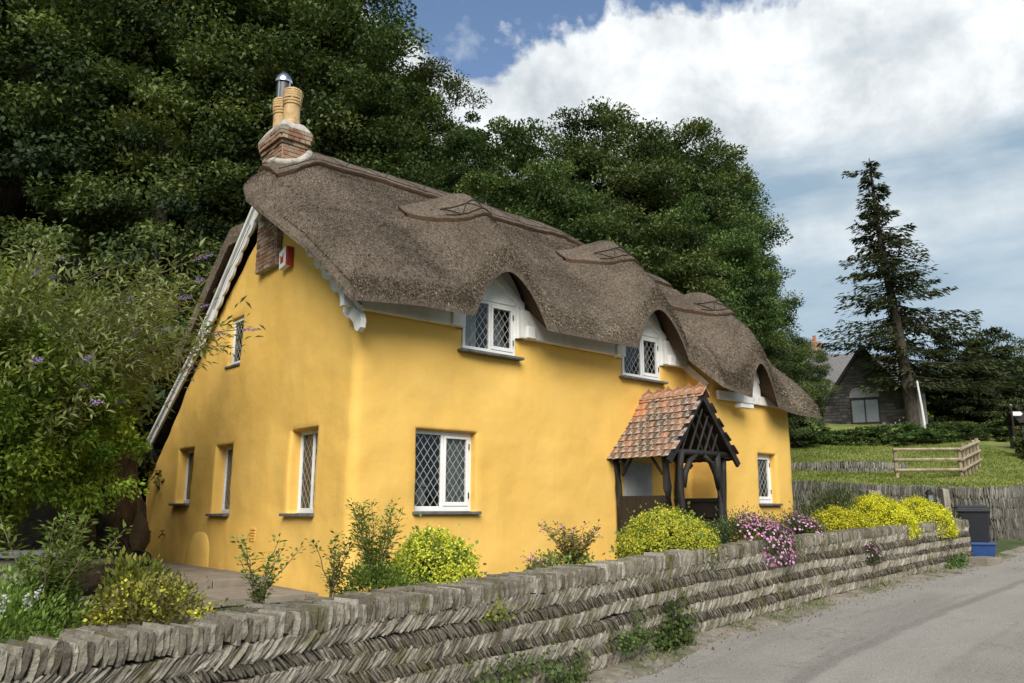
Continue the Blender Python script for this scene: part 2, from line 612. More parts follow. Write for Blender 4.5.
# foliage
M['wood_leaf'] = leafmat('woodland_leaf', (0.032, 0.054, 0.022), (0.086, 0.122, 0.034), (0.185, 0.222, 0.064), trans=0.3)
M['bright_leaf'] = leafmat('sycamore_leaf', (0.038, 0.066, 0.022), (0.092, 0.142, 0.040), (0.190, 0.240, 0.075), trans=0.32)
M['conifer'] = leafmat('spruce_needle', (0.034, 0.050, 0.024), (0.074, 0.098, 0.042), (0.14, 0.165, 0.065), trans=0.2)
M['yew'] = leafmat('yew_needle', (0.022, 0.034, 0.014), (0.056, 0.078, 0.028), (0.12, 0.145, 0.050), trans=0.15)
M['buddleia_leaf'] = leafmat('buddleia_leaf', (0.15, 0.20, 0.07), (0.29, 0.345, 0.13), (0.44, 0.49, 0.22), trans=0.34)
M['hedge_leaf'] = leafmat('hedge_leaf', (0.09, 0.155, 0.018), (0.20, 0.295, 0.035), (0.36, 0.44, 0.075), trans=0.36)
M['garden_leaf'] = leafmat('garden_leaf', (0.09, 0.15, 0.028), (0.19, 0.28, 0.055), (0.34, 0.42, 0.12), trans=0.34)
M['dull_leaf'] = leafmat('dull_leaf', (0.040, 0.060, 0.022), (0.090, 0.115, 0.045), (0.165, 0.180, 0.080), trans=0.25)
M['lime_leaf'] = leafmat('lime_leaf', (0.085, 0.125, 0.018), (0.200, 0.240, 0.034), (0.36, 0.36, 0.070), trans=0.3)
M['russet_leaf'] = leafmat('russet_leaf', (0.10, 0.075, 0.025), (0.200, 0.190, 0.050), (0.33, 0.33, 0.085), trans=0.3)
M['lime_flower'] = leafmat('lime_froth', (0.30, 0.33, 0.03), (0.52, 0.53, 0.045), (0.74, 0.70, 0.11), trans=0.22)
M['yellow_flower'] = leafmat('yellow_froth', (0.38, 0.38, 0.014), (0.60, 0.57, 0.022), (0.80, 0.75, 0.07), trans=0.2)
M['pink_flower'] = leafmat('pink_daisy', (0.36, 0.10, 0.26), (0.56, 0.22, 0.44), (0.76, 0.48, 0.64), trans=0.15)
M['purple_flower'] = leafmat('purple_spike', (0.16, 0.10, 0.30), (0.30, 0.20, 0.46), (0.48, 0.34, 0.58), trans=0.15)
M['white_flower'] = leafmat('white_flower', (0.60, 0.60, 0.58), (0.74, 0.74, 0.72), (0.84, 0.84, 0.82), trans=0.15)
M['ivy_leaf'] = leafmat('ivy_leaf', (0.030, 0.055, 0.014), (0.075, 0.115, 0.026), (0.145, 0.190, 0.048), trans=0.2)
M['grass'] = leafmat('grass_blade', (0.055, 0.080, 0.018), (0.120, 0.150, 0.036), (0.24, 0.235, 0.09), trans=0.25)
M['daisy_leaf'] = leafmat('daisy_leaf', (0.045, 0.072, 0.026), (0.095, 0.135, 0.050), (0.17, 0.21, 0.085), trans=0.25)
M['lawn_blade'] = leafmat('lawn_blade', (0.10, 0.135, 0.026), (0.19, 0.225, 0.045), (0.32, 0.32, 0.10), trans=0.25)
M['twig'] = plain('twig', (0.16, 0.125, 0.085), 0.9)
M['far_wood'] = leafmat('far_wood_leaf', (0.030, 0.052, 0.020), (0.062, 0.095, 0.034), (0.11, 0.145, 0.055), trans=0.15)


def mat_road():
    m = bpy.data.materials.new('worn_pale_asphalt')
    n, l = nodes(m)
    p = n['Principled BSDF']
    v = mapped(n, l)
    big = noise(n, l, v, 0.45, 6, 0.6, 0.6)
    c = ramp(n, [(0.3, (0.20, 0.182, 0.152)), (0.5, (0.262, 0.240, 0.205)), (0.72, (0.345, 0.318, 0.272))], big, l)
    vs = mapped(n, l, (1.0, 0.085, 1.0), 'UV')
    s = noise(n, l, vs, 2.2, 5, 0.6, 0.2)
    k = n.new('ShaderNodeMapRange')
    k.inputs[1].default_value = 0.48
    k.inputs[2].default_value = 0.62
    k.inputs[4].default_value = 0.7
    l.new(s, k.inputs[0])
    c = mixc(n, l, k.outputs[0], c, (0.155, 0.140, 0.117))
    vo = n.new('ShaderNodeTexVoronoi')
    vo.feature = 'DISTANCE_TO_EDGE'
    vo.inputs['Scale'].default_value = 0.55
    wv_ = n.new('ShaderNodeVectorMath')
    wv_.operation = 'ADD'
    nz_ = n.new('ShaderNodeTexNoise')
    nz_.inputs['Scale'].default_value = 1.7
    nz_.inputs['Detail'].default_value = 6
    l.new(v, nz_.inputs['Vector'])
    l.new(v, wv_.inputs[0])
    l.new(nz_.outputs['Color'], wv_.inputs[1])
    l.new(wv_.outputs[0], vo.inputs['Vector'])
    ck = n.new('ShaderNodeMapRange')
    ck.inputs[1].default_value = 0.002
    ck.inputs[2].default_value = 0.012
    ck.inputs[3].default_value = 0.55
    ck.inputs[4].default_value = 0.0
    l.new(vo.outputs['Distance'], ck.inputs[0])
    c = mixc(n, l, ck.outputs[0], c, (0.060, 0.053, 0.043))
    pt = noise(n, l, v, 0.16, 2, 0.4, 0.3)
    pk = n.new('ShaderNodeMapRange')
    pk.inputs[1].default_value = 0.54
    pk.inputs[2].default_value = 0.56
    pk.inputs[4].default_value = 0.35
    l.new(pt, pk.inputs[0])
    c = mixc(n, l, pk.outputs[0], c, (0.36, 0.335, 0.29))
    # an old tar seam and a smoother relaid strip beside it, following the lane
    uvn = n.new('ShaderNodeTexCoord')
    sx = n.new('ShaderNodeSeparateXYZ')
    l.new(uvn.outputs['UV'], sx.inputs[0])

    def mth(op, a, b):
        q_ = n.new('ShaderNodeMath')
        q_.operation = op
        for i_, x_ in enumerate((a, b)):
            if isinstance(x_, (int, float)):
                q_.inputs[i_].default_value = x_
            else:
                l.new(x_, q_.inputs[i_])
        return q_.outputs[0]
    lat = mth('ADD', sx.outputs['X'], mth('MULTIPLY', mth('SUBTRACT', noise(n, l, v, 0.9, 4, 0.6), 0.5), 0.28))
    seam = n.new('ShaderNodeMapRange')
    seam.inputs[1].default_value = 0.045
    seam.inputs[2].default_value = 0.11
    seam.inputs[3].default_value = 0.62
    seam.inputs[4].default_value = 0.0
    l.new(mth('ABSOLUTE', mth('SUBTRACT', lat, 1.72), 0.0), seam.inputs[0])
    strip = n.new('ShaderNodeMapRange')
    strip.inputs[1].default_value = 0.40
    strip.inputs[2].default_value = 0.47
    strip.inputs[3].default_value = 0.42
    strip.inputs[4].default_value = 0.0
    l.new(mth('ABSOLUTE', mth('SUBTRACT', lat, 2.25), 0.0), strip.inputs[0])
    c = mixc(n, l, strip.outputs[0], c, (0.36, 0.335, 0.295))
    c = mixc(n, l, seam.outputs[0], c, (0.095, 0.085, 0.070))
    sp = noise(n, l, v, 75, 3, 0.7)
    c = mixc(n, l, 0.5, c, ramp(n, [(0.32, (0.05, 0.046, 0.04)), (0.5, (0.255, 0.235, 0.20)), (0.68, (0.52, 0.485, 0.42))], sp, l))
    l.new(c, p.inputs['Base Color'])
    p.inputs['Roughness'].default_value = 0.88
    p.inputs['Specular IOR Level'].default_value = 0.25
    b = n.new('ShaderNodeBump')
    b.inputs['Strength'].default_value = 0.5
    b.inputs['Distance'].default_value = 0.012
    l.new(sp, b.inputs['Height'])
    l.new(b.outputs[0], p.inputs['Normal'])
    return m


M['road'] = mat_road()
M['verge'] = surf('gravelly_verge', [(0.25, (0.14, 0.115, 0.082)), (0.5, (0.225, 0.195, 0.150)), (0.75, (0.34, 0.31, 0.255))], 9, 9, 0.95, 0.9, 40, dark=(1.9, 0.48, 0.62, (0.095, 0.105, 0.042)))


# ------------------------------------------------------------------ lie of the land
def catmull(P, step):
    P = np.asarray(P, float)
    out = []
    Q = np.vstack([2 * P[0] - P[1], P, 2 * P[-1] - P[-2]])
    for i in range(1, len(Q) - 2):
        n = max(2, int(np.linalg.norm(Q[i + 1] - Q[i]) / step))
        for t in np.linspace(0, 1, n, endpoint=False):
            a, b, c, d = Q[i - 1], Q[i], Q[i + 1], Q[i + 2]
            out.append(0.5 * (2 * b + (c - a) * t + (2 * a - 5 * b + 4 * c - d) * t ** 2 + (3 * b - a - 3 * c + d) * t ** 3))
    out.append(P[-1])
    return np.array(out)


ROADZ = lambda y: 0.052 * (np.log1p(np.exp((np.asarray(y, float) - 9.0) * 1.2)) / 1.2)
EDGE = catmull([(-9.5, -8), (-7.2, -3), (-5.9, -0.8), (-4.25, 1.7), (-2.46, 4.0), (-1.3, 5.6), (0.64, 8.0), (2.3, 10.2), (5.2, 13.25), (9.6, 17.5), (14.0, 21.8), (19.5, 27.2), (30, 37), (60, 62)], 0.25)
XW = lambda y: np.interp(y, EDGE[:, 1], EDGE[:, 0])
HO = np.array([-2.22, 11.15, 0.45])
HA = R(41)
HU = np.array([math.cos(HA), math.sin(HA)])
HV = np.array([-math.sin(HA), math.cos(HA)])
WALLTOP = lambda y: np.interp(y, [0, 5, 7, 9.5, 13, 17.5, 20], [0.93, 0.93, 0.97, 1.06, 1.19, 1.34, 1.36])
W2 = np.array([(8.2, 28.3), (10.0, 27.3), (12.2, 25.6), (14.3, 23.7)])          # far garden wall, its corner, and on along the road
W2B = np.array([(14.3, 23.7), (18.2, 27.9), (22.5, 32.2), (31, 40)])


def ground_z(x, y):
    x, y = np.asarray(x, float), np.asarray(y, float)
    d = (XW(y) - x) * 0.74
    zr = ROADZ(y)
    u = (x - HO[0]) * HU[0] + (y - HO[1]) * HU[1]
    v = (x - HO[0]) * HV[0] + (y - HO[1]) * HV[1]
    bed = np.interp(d, [0.3, 0.9, 2.4, 3.2], [0, 0, 1, 1])
    zg = (WALLTOP(y) - 0.16) * (1 - bed) + np.where(u > 11.5, 0.45 + 0.045 * (u - 11.5), 0.44) * bed
    far = sstep(y, 18.4, 20.5)
    zg = zg * (1 - far) + np.maximum(0.62 + 0.03 * (y - 19), 0.4) * far
    # hill behind the cottage
    hill = 0.62 * np.log1p(np.exp((v - 10.5) * 0.8)) / 0.8
    hill = hill * (1 - 0.72 * sstep(u, 15, 30))
    hill = np.minimum(hill, 24 + 0.1 * hill)
    left = np.maximum(0, -u - 3.0) * 0.30 * sstep(v, 3.0, 9.0)
    zg = zg + hill * (1 - far) + left
    # lawn beyond the far wall
    s2 = np.interp(x, W2[:, 0], W2[:, 1])                       # line of its cross wall
    inl = sstep(y - s2, 0.05, 0.45) * sstep(x, 6.0, 9.5)
    xr = np.interp(y, W2B[:, 1], W2B[:, 0])
    inl = inl * sstep(xr - x, 0.05, 0.4) * (y > 22)
    zl = 2.16 + 0.105 * np.clip(y - 25, 0, 8) + 0.20 * np.clip(y - 33, 0, 60) + 0.05 * np.clip(18 - x, 0, 12) * sstep(y, 33.5, 38)
    zg = zg * (1 - inl) + zl * inl
    zg = np.where((y > 24) & (inl < 0.01) & (d > 0) & (x < 9.5), np.maximum(zg + hill * far, zg), zg)
    road = 1 - sstep(d, 0.02, 0.38)
    z = (zr - 0.03) * road + zg * (1 - road)
    z = z + 0.05 * fbm(x * 0.5, y * 0.5) * sstep(d, 1.0, 3.0)
    z = np.where(x > XW(y) + 6.5, z + 0.12 * np.clip(x - XW(y) - 6.5, 0, 20), z)
    return z


def sheet(name, xs, ys, zf, mat, keep=None, smooth=True):
    X, Y = np.meshgrid(xs, ys)
    Z = zf(X, Y)
    V = np.stack([X, Y, Z], -1).reshape(-1, 3)
    nx, ny = len(xs), len(ys)
    I = (np.arange(ny - 1)[:, None] * nx + np.arange(nx - 1)[None, :]).ravel()
    F = np.stack([I, I + 1, I + 1 + nx, I + nx], 1)
    if keep is not None:
        c = V[F].mean(1)
        F = F[keep(c[:, 0], c[:, 1])]
    return link(name, np_mesh(name, V, F, mat, smooth=smooth))


xs = np.concatenate([np.linspace(-420, -60, 19), np.arange(-56, -14, 2.0), np.arange(-14, 26, 0.4), np.arange(26, 70, 2), np.linspace(72, 420, 19)])
ys = np.concatenate([np.linspace(-120, -22, 9), np.arange(-20, 36, 0.4), np.arange(36, 90, 2), np.linspace(92, 620, 24)])
tag(sheet('ground', xs, ys, lambda x, y: ground_z(x, y) - 0.09, M['ground']), kind='structure')

# road: a strip that follows its left edge
rw = np.concatenate([np.linspace(0.02, 1.2, 5), np.linspace(1.6, 6.4, 9)])
P2 = EDGE
T2 = np.gradient(P2, axis=0)
T2 /= np.linalg.norm(T2, axis=1)[:, None]
N2 = np.stack([T2[:, 1], -T2[:, 0]], 1)
V, UVs = [], []
acc = np.concatenate([[0], np.cumsum(np.linalg.norm(np.diff(P2, axis=0), axis=1))])
for w in rw:
    q = P2 + N2 * w
    zq = ROADZ(P2[:, 1]) + 0.012 - 0.006 * np.abs(w - 3) + 0.006 * fbm(q[:, 0] * 0.8, q[:, 1] * 0.8)
    V.append(np.column_stack([q, zq]))
    UVs.append(np.column_stack([np.full(len(q), w), acc]))
V = np.array(V)
nr, npnt = V.shape[:2]
I = (np.arange(nr - 1)[:, None] * npnt + np.arange(npnt - 1)[None, :]).ravel()
F = np.stack([I, I + 1, I + 1 + npnt, I + npnt], 1)[:, ::-1]
me = np_mesh('road', V.reshape(-1, 3), F, M['road'], smooth=True)
uv = me.uv_layers.new(name='UVMap')
uv.data.foreach_set('uv', np.concatenate(UVs)[F.ravel()].astype(np.float32).ravel())
tag(link('road', me), kind='structure')
# gritty strip of verge between the wall foot and the tarmac
V = []
for k, w in enumerate([0.0, 0.08, 0.16, 0.24, 0.33]):
    wob = 0.16 * fbm(acc * 0.9, acc * 0 + 3.3) + 0.06 * fbm(acc * 3.1, acc * 0 + 8.3)
    ww = np.full(len(P2), w) + (wob if k == 4 else wob * w)
    q = P2 + N2 * ww[:, None]
    zq = ROADZ(P2[:, 1]) + [0.06, 0.045, 0.03, 0.016, -0.008][k] + 0.012 * fbm(q[:, 0] * 3, q[:, 1] * 3) * (k < 4)
    V.append(np.column_stack([q, zq]))
V = np.array(V)
I = (np.arange(4)[:, None] * npnt + np.arange(npnt - 1)[None, :]).ravel()
F = np.stack([I, I + 1, I + 1 + npnt, I + npnt], 1)[:, ::-1]
tag(link('road_verge', np_mesh('road_verge', V.reshape(-1, 3), F, M['verge'], smooth=True)), kind='structure')

# planted strip behind the wall, lawn further on
def bed_keep(x, y):
    d = (XW(y) - x) * 0.74
    return (d > 0.3) & (d < 3.4) & (y > 0.5) & (y < 19.2)
tag(sheet('garden_bed', np.arange(-6.5, 10.5, 0.16), np.arange(0, 20, 0.16), lambda x, y: ground_z(x, y) + 0.03 * fbm(x * 2.1, y * 2.1), M['soil'], bed_keep), kind='structure')


def lawn_keep(x, y):
    s2 = np.interp(x, W2[:, 0], W2[:, 1])
    return (y > s2 + 0.25) & (x > 7.5) & (x < np.interp(y, W2B[:, 1], W2B[:, 0]) - 0.2) & (y > 23) & (y < 62)
tag(sheet('lawn', np.arange(7, 46, 0.4), np.arange(23, 62, 0.4), lambda x, y: ground_z(x, y) + 0.02 + 0.03 * fbm(x * 1.3, y * 1.3), M['lawn'], lawn_keep), kind='structure')
# far wooded hills
hx = np.linspace(-200, 620, 90)
hy = np.linspace(230, 560, 26)
tag(sheet('hills', hx, hy, lambda x, y: 62 * sstep(y, 235, 420) + 14 * fbm(x * 0.008, y * 0.008) - 6 * sstep(y, 480, 560) + 2.0 * fbm(x * 0.09, y * 0.09) - 2, M['far_wood']), kind='structure')

# ------------------------------------------------------------------ the cottage
cot = empty('thatched_cottage', tuple(HO), HA)
tag(cot, 'yellow rendered thatched cottage with eyebrow dormers and lattice windows', 'cottage')

DORM = [(2.45, -0.60), (6.25, -0.60), (8.72, -1.18)]
U0, U1 = -0.42, 10.80
RV = 3.05                                  # line of the ridge


def zr_(u):
    return 7.52 - 0.42 * sstep(u, 6.0, 10.2)


def vf_(u):
    u = np.asarray(u, float)
    v = -0.60 - 0.58 * sstep(u, 6.98, 7.24)
    for uc, _ in DORM:
        v = v + 0.08 * np.cos(np.clip(np.abs(u - uc) / 0.95, 0, 1) * math.pi / 2) ** 1.5
    return v


def main_z(u, v):
    d = np.sqrt((v - RV) ** 2 + 0.25 ** 2)
    return zr_(u) + 0.9 * 0.25 - 0.9 * d


def bumpT(u, v):
    r = 0
    for uc, vfr in DORM:
        x = np.abs(u - uc) / 1.12
        x = np.clip(np.sqrt(x * x + 0.012) - 0.06, 0, 1)
        b = 1 - x
        b = np.where(b < 0.22, b * b / 0.44 + 0.0, b - 0.11) / 0.83
        sh = vfr + 0.60
        r = r + 0.88 * b * (1 - sstep(v, 0.50 + sh, 1.95 + sh))
    return r


def bumpB(u, v):
    r = 0
    for uc, vfr in DORM:
        x = np.clip(np.abs(u - uc) / (0.74 if vfr > -1 else 0.46), 0, 1)
        b = (1 - x ** 1.75) ** 0.85 * (1.0 if vfr > -1 else 0.98)
        sh = vfr + 0.60
        r = r + 0.80 * b * (1 - sstep(v, 0.15 + sh, 0.9 + sh))
    return r


def verge_u(v):
    """line of the gable-end edge of the thatch: a big nose at the ridge, less at the back"""
    return np.interp(v, [-0.7, 1.0, 2.6, 3.1, 3.5, 4.1, 4.3, 7], [-0.44, -0.58, -0.70, -0.58, 0.0, 0.0, -0.30, -0.30])


def droop(u, v):
    """the thatch is dressed down over the gable end"""
    a = np.interp(v, [-0.7, 0.7, 2.7, 3.2, 4.2, 6.6], [0.10, 0.24, 0.72, 0.72, 0.22, 0.06])
    t = np.clip(1 - (u - verge_u(v)) / 1.2, 0, 1)
    return a * t ** 1.15


def thatch_top(u, v, edge=True):
    u, v = np.broadcast_arrays(np.asarray(u, float), np.asarray(v, float))
    z = main_z(u, v) + bumpT(u, v)
    hip = 6.55 + 1.25 * (U1 - 0.25 - u) - 0.10 * np.abs(v - RV)
    k = 0.25
    h = np.clip(0.5 + 0.5 * (hip - z) / k, 0, 1)
    z = hip * (1 - h) + z * h - k * h * (1 - h)
    z = z + 0.030 * fbm(u * 0.9, v * 0.9) + 0.012 * fbm(u * 5, v * 5) - droop(u, v)
    if edge:
        def rnd(d, Rr):
            d = np.clip(d / Rr, 0, 1)
            return 1 - np.sqrt(np.maximum(1 - (1 - d) ** 2, 0))
        f = np.maximum.reduce([rnd(v - vf_(u), 0.36), rnd(u - verge_u(v), 0.36) * np.interp(v, [3.0, 3.9], [1, 0.30]), rnd(U1 - u, 0.42), 0.8 * rnd(6.7 - v, 0.25)])
        z = z - f * np.maximum(z - thatch_bot(u, v) - 0.07, 0)
    return z


def thatch_bot(u, v):
    u, v = np.broadcast_arrays(np.asarray(u, float), np.asarray(v, float))
    z = zr_(u) + 0.2 - 0.9 * np.abs(v - RV) - 0.44 + bumpB(u, v)
    hip = 6.55 + 1.25 * (U1 - 0.25 - u) - 0.45
    return np.minimum(z, hip) - droop(u, v)


us = np.unique(np.concatenate([np.linspace(U0, U0 + 0.32, 9), np.arange(U0 + 0.32, U1 - 0.44, 0.055), np.linspace(6.96, 7.26, 13), np.linspace(U1 - 0.44, U1, 10)]))
tt = np.concatenate([np.linspace(0, 0.09, 10)[:-1], np.linspace(0.09, 0.95, 110), np.linspace(0.96, 1, 8)])
UU, TT = np.meshgrid(us, tt)
VV = vf_(UU) + TT * (6.7 - vf_(UU))
UU = np.where(UU < 1.0, 1.0 - (1.0 - UU) * (1.0 - verge_u(VV)) / (1.0 - U0), UU)
ZT = thatch_top(UU, VV)
ZB = np.minimum(thatch_bot(UU, VV), ZT - 0.05)
nu, nt = len(us), len(tt)
top = np.stack([UU, VV, ZT], -1).reshape(-1, 3)
bot = np.stack([UU, VV, ZB], -1).reshape(-1, 3)
# bulge the cut edge a little
I = (np.arange(nt - 1)[:, None] * nu + np.arange(nu - 1)[None, :]).ravel()
FT = np.stack([I, I + 1, I + 1 + nu, I + nu], 1)
o = link('thatch', np_mesh('thatch', top, FT, M['thatch'], smooth=True), cot)
o['label'] = 'thick weathered brown thatch sweeping over the dormers'
thatch = o
# cut edge and underside
n0 = nu * nt
allv = np.vstack([top, bot])
FB = (FT + n0)[:, ::-1]
ring = []
def stitch(ids):
    ids = np.asarray(ids)
    a, b = ids[:-1], ids[1:]
    return np.stack([a, a + n0, b + n0, b], 1)
ring = np.vstack([stitch(np.arange(nu)), stitch(np.arange(nu)[::-1] + (nt - 1) * nu), stitch(np.arange(nt)[::-1] * nu), stitch(np.arange(nt) * nu + nu - 1)])
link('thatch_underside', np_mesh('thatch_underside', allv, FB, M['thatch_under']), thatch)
link('thatch_edge', np_mesh('thatch_edge', allv, ring, M['thatch']), thatch)

# loose straw ends over the whole coat
def thatch_straws(n):
    u = rng.uniform(-0.6, U1 - 0.02, n)
    vf = vf_(u)
    v = vf + rng.random(n) ** 1.1 * (3.3 - vf)
    k = int(n * 0.10)
    v[:k] = vf[:k] + rng.random(k) * 0.10                       # fringe at the eaves
    u = np.maximum(u, verge_u(v) + 0.03)
    e = 0.02
    z = thatch_top(u, v)
    gu = (thatch_top(u + e, v) - z) / e
    gv = (thatch_top(u, v + e) - z) / e
    gu, gv = np.clip(gu, -3, 3), np.clip(gv, -3, 3)
    N = np.stack([-gu, -gv, np.ones(n)], 1)
    N /= np.linalg.norm(N, axis=1)[:, None]
    D = np.stack([np.zeros(n), -np.ones(n), -gv], 1)            # down the slope
    D /= np.linalg.norm(D, axis=1)[:, None]
    D = D + N * rng.uniform(0.10, 0.65, n)[:, None] + rng.normal(0, 0.28, (n, 3))
    D /= np.linalg.norm(D, axis=1)[:, None]
    P = np.stack([u, v, z], 1) - N * 0.004
    S = np.cross(D, N + rng.normal(0, 0.4, (n, 3)))
    S /= np.linalg.norm(S, axis=1)[:, None]
    L = rng.uniform(0.020, 0.055, n)[:, None]
    W = rng.uniform(0.0032, 0.0068, n)[:, None]
    V = np.stack([P - S * W, P + S * W, P + D * L], 1).reshape(-1, 3)
    F = np.arange(3 * n).reshape(-1, 3)
    tn = np.clip(0.45 + 0.30 * fbm(u * 0.9, v * 0.9) + rng.normal(0, 0.29, n), 0, 1)
    return np_mesh('straw', V, F, M['straw'], tn)
o = link('loose_straw', thatch_straws(250000), thatch)
o['kind'] = 'stuff'

# raised block ridge along the top and a scalloped block over each dormer, pinned with hazel rods
def cap_mesh(name, u0, u1, lo, hi, lift, mat, taper=0.12):
    uu = np.arange(u0, u1 + 1e-6, 0.05)
    k = 24
    tv = np.linspace(0, 1, k)
    A, B = np.meshgrid(uu, tv)
    L, H = lo(A), hi(A)
    Vv = L + B * (H - L)
    Z = thatch_top(A, Vv) + lift
    V = np.stack([A, Vv, Z], -1).reshape(-1, 3)
    # give the drop at the rim no width: rim points sit under their inner neighbours
    V = V.reshape(k, len(uu), 3)
    for dst, src in ((V[0], V[2].copy()), (V[-1], V[-3].copy()), (V[:, 0], V[:, 2].copy()), (V[:, -1], V[:, -3].copy())):
        dst[:, :2] = src[:, :2]
        dst[:, 2] = thatch_top(src[:, 0], src[:, 1]) - 0.03
    V = V.reshape(-1, 3)
    n = len(uu)
    I = (np.arange(k - 1)[:, None] * n + np.arange(n - 1)[None, :]).ravel()
    F = np.stack([I, I + 1, I + 1 + n, I + n], 1)
    me_ = np_mesh(name, V, F, mat, smooth=False)
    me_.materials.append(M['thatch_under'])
    mi = np.zeros(len(F), np.int32)
    mi[:n - 1] = 1
    mi[::n - 1] = 1
    mi[n - 2::n - 1] = 1
    me_.polygons.foreach_set('material_index', mi)
    return me_


cap_lo = lambda u: RV - 0.80 + 0.07 * np.sin(u * 1.1) + 0 * u
cap_hi = lambda u: np.interp(u, [-0.4, 0.0, 0.15], [3.08, 3.2, RV + 0.9])
me = cap_mesh('ridge_cap', -0.40, 10.35, cap_lo, cap_hi, 0.10, M['thatch'])
ridge_cap = link('ridge_cap', me, thatch)


def rod_line(mb, pts, r=0.011):
    q = []
    for a, b in zip(pts[:-1], pts[1:]):
        n = max(2, int(math.dist(a, b) / 0.12))
        for t in np.linspace(0, 1, n, endpoint=False):
            q.append((a[0] + (b[0] - a[0]) * t, a[1] + (b[1] - a[1]) * t))
    q.append(pts[-1])
    q = np.array(q)
    z = thatch_top(q[:, 0], q[:, 1]) + 0.105
    mb.tube([(x, y, zz_) for (x, y), zz_ in zip(q, z)], r, 5)


mb = MB()
for off in (0.18, 0.72):
    rod_line(mb, [(u, float(cap_lo(u)) + off) for u in np.arange(-0.25, 10.2, 0.35)])
for i, u in enumerate(np.arange(-0.2, 9.9, 0.42)):
    a, b = (0.18, 0.72) if i % 2 else (0.72, 0.18)
    rod_line(mb, [(u, float(cap_lo(u)) + a), (u + 0.42, float(cap_lo(u + 0.42)) + b)], 0.009)
mb.build('hazel_rods', M['rod'], ridge_cap)
for uc, vfr in DORM:
    sh = vfr + 0.6
    lo = lambda u, uc=uc, sh=sh: 0.00 + sh + 1.22 * np.clip(np.abs(u - uc) / 1.02, 0, 1) ** 2.0
    hi = lambda u, uc=uc, sh=sh: np.full_like(np.asarray(u, float), 1.35 + sh)
    c = link('dormer_cap', cap_mesh('dormer_cap', uc - 1.02, uc + 1.02, lo, hi, 0.085, M['thatch']), thatch)
    mb = MB()
    for off in (0.16, 0.42):
        rod_line(mb, [(uc + x, float(lo(uc + x)) + off * (1 - 0.5 * abs(x))) for x in np.arange(-0.56, 0.57, 0.14)])
    for i in range(6):
        x0, x1 = -0.54 + i * 0.18, -0.54 + (i + 1) * 0.18
        a, b = (0.16, 0.42) if i % 2 else (0.42, 0.16)
        rod_line(mb, [(uc + x0, float(lo(uc + x0)) + a * (1 - .5 * abs(x0))), (uc + x1, float(lo(uc + x1)) + b * (1 - .5 * abs(x1)))], 0.009)
    mb.build('dormer_rods', M['rod'], thatch)


# ---- walls: one strip of render round gable, front and wing, openings left for the windows
def gable_top(v):
    return np.minimum.reduce([4.02 + 0.9 * (v + 0.02), 6.70 - 0.9 * np.maximum(v - 3.2, 0) - 0 * v, 2.42 + 0.70 * np.maximum(8.72 - v, 0)])


RC = 0.16                                   # rounded corner
PATH = []                                   # (length, point fn)
seg = [((0, 8.75), (0, RC)), 'arc', ((RC, 0), (7.60, 0)), ((7.60, 0), (7.60, -0.70 + 0.1)), 'arc2', ((7.70, -0.70), (10.25, -0.70)), 'arc3', ((10.37, -0.58), (11.2, 4.6))]
pts, nrm = [], []
def addseg(a, b, n):
    L = math.dist(a, b)
    return (L, np.array(a), np.array(b), np.array(n))
SEG = []
SEG.append(addseg((0, 8.75), (0, RC), (-1, 0)))
for k in range(5):
    a0, a1 = math.pi + k * math.pi / 10, math.pi + (k + 1) * math.pi / 10
    SEG.append(addseg((RC + RC * math.cos(a0), RC + RC * math.sin(a0)), (RC + RC * math.cos(a1), RC + RC * math.sin(a1)), (math.cos((a0 + a1) / 2), math.sin((a0 + a1) / 2))))
SEG.append(addseg((RC, 0), (7.6, 0), (0, -1)))
SEG.append(addseg((7.6, 0), (7.6, -0.6), (-1, 0)))
SEG.append(addseg((7.6, -0.6), (7.63, -0.67), (-0.9, -0.4)))
SEG.append(addseg((7.63, -0.67), (7.70, -0.70), (-0.4, -0.9)))
SEG.append(addseg((7.70, -0.70), (10.25, -0.70), (0, -1)))
SEG.append(addseg((10.25, -0.70), (10.33, -0.66), (0.4, -0.9)))
SEG.append(addseg((10.33, -0.66), (10.37, -0.58), (0.9, -0.4)))
SEG.append(addseg((10.37, -0.58), (10.42, 4.6), (0.99, -0.1)))
SEG.append(addseg((10.42, 4.6), (10.42, 8.75), (1, 0)))
SEG.append(addseg((10.42, 8.75), (0, 8.75), (0, 1)))
CUM = np.concatenate([[0], np.cumsum([s[0] for s in SEG])])


def on_path(s):
    i = int(np.clip(np.searchsorted(CUM, s, side='right') - 1, 0, len(SEG) - 1))
    L, a, b, n = SEG[i]
    t = (s - CUM[i]) / L
    return a + (b - a) * t, n, i


def wall_top(s):
    p, n, i = on_path(s)
    u, v = p
    if i == 0:
        return float(gable_top(v))
    if i >= len(SEG) - 3:
        return float(min(thatch_bot(u, v), 6)) if i == len(SEG) - 3 else 2.4
    if 7.5 < u < 7.69:
        return float(thatch_bot(u, v) + 0.05)
    top_ = 4.08 if v > -0.3 else float(thatch_bot(u, v)) + 0.03 - float(bumpB(u, v))
    for a_, b_, c_ in ((1.85, 3.05, 4.62), (5.65, 6.85, 4.60), (8.39, 9.05, 3.86)):
        if a_ < u < b_:
            top_ = c_
    return float(top_)


S_G = lambda v: 8.75 - v                    # path length of a gable point
S_F = lambda u: CUM[6] + u - RC
S_W = lambda u: CUM[10] + u - 7.70
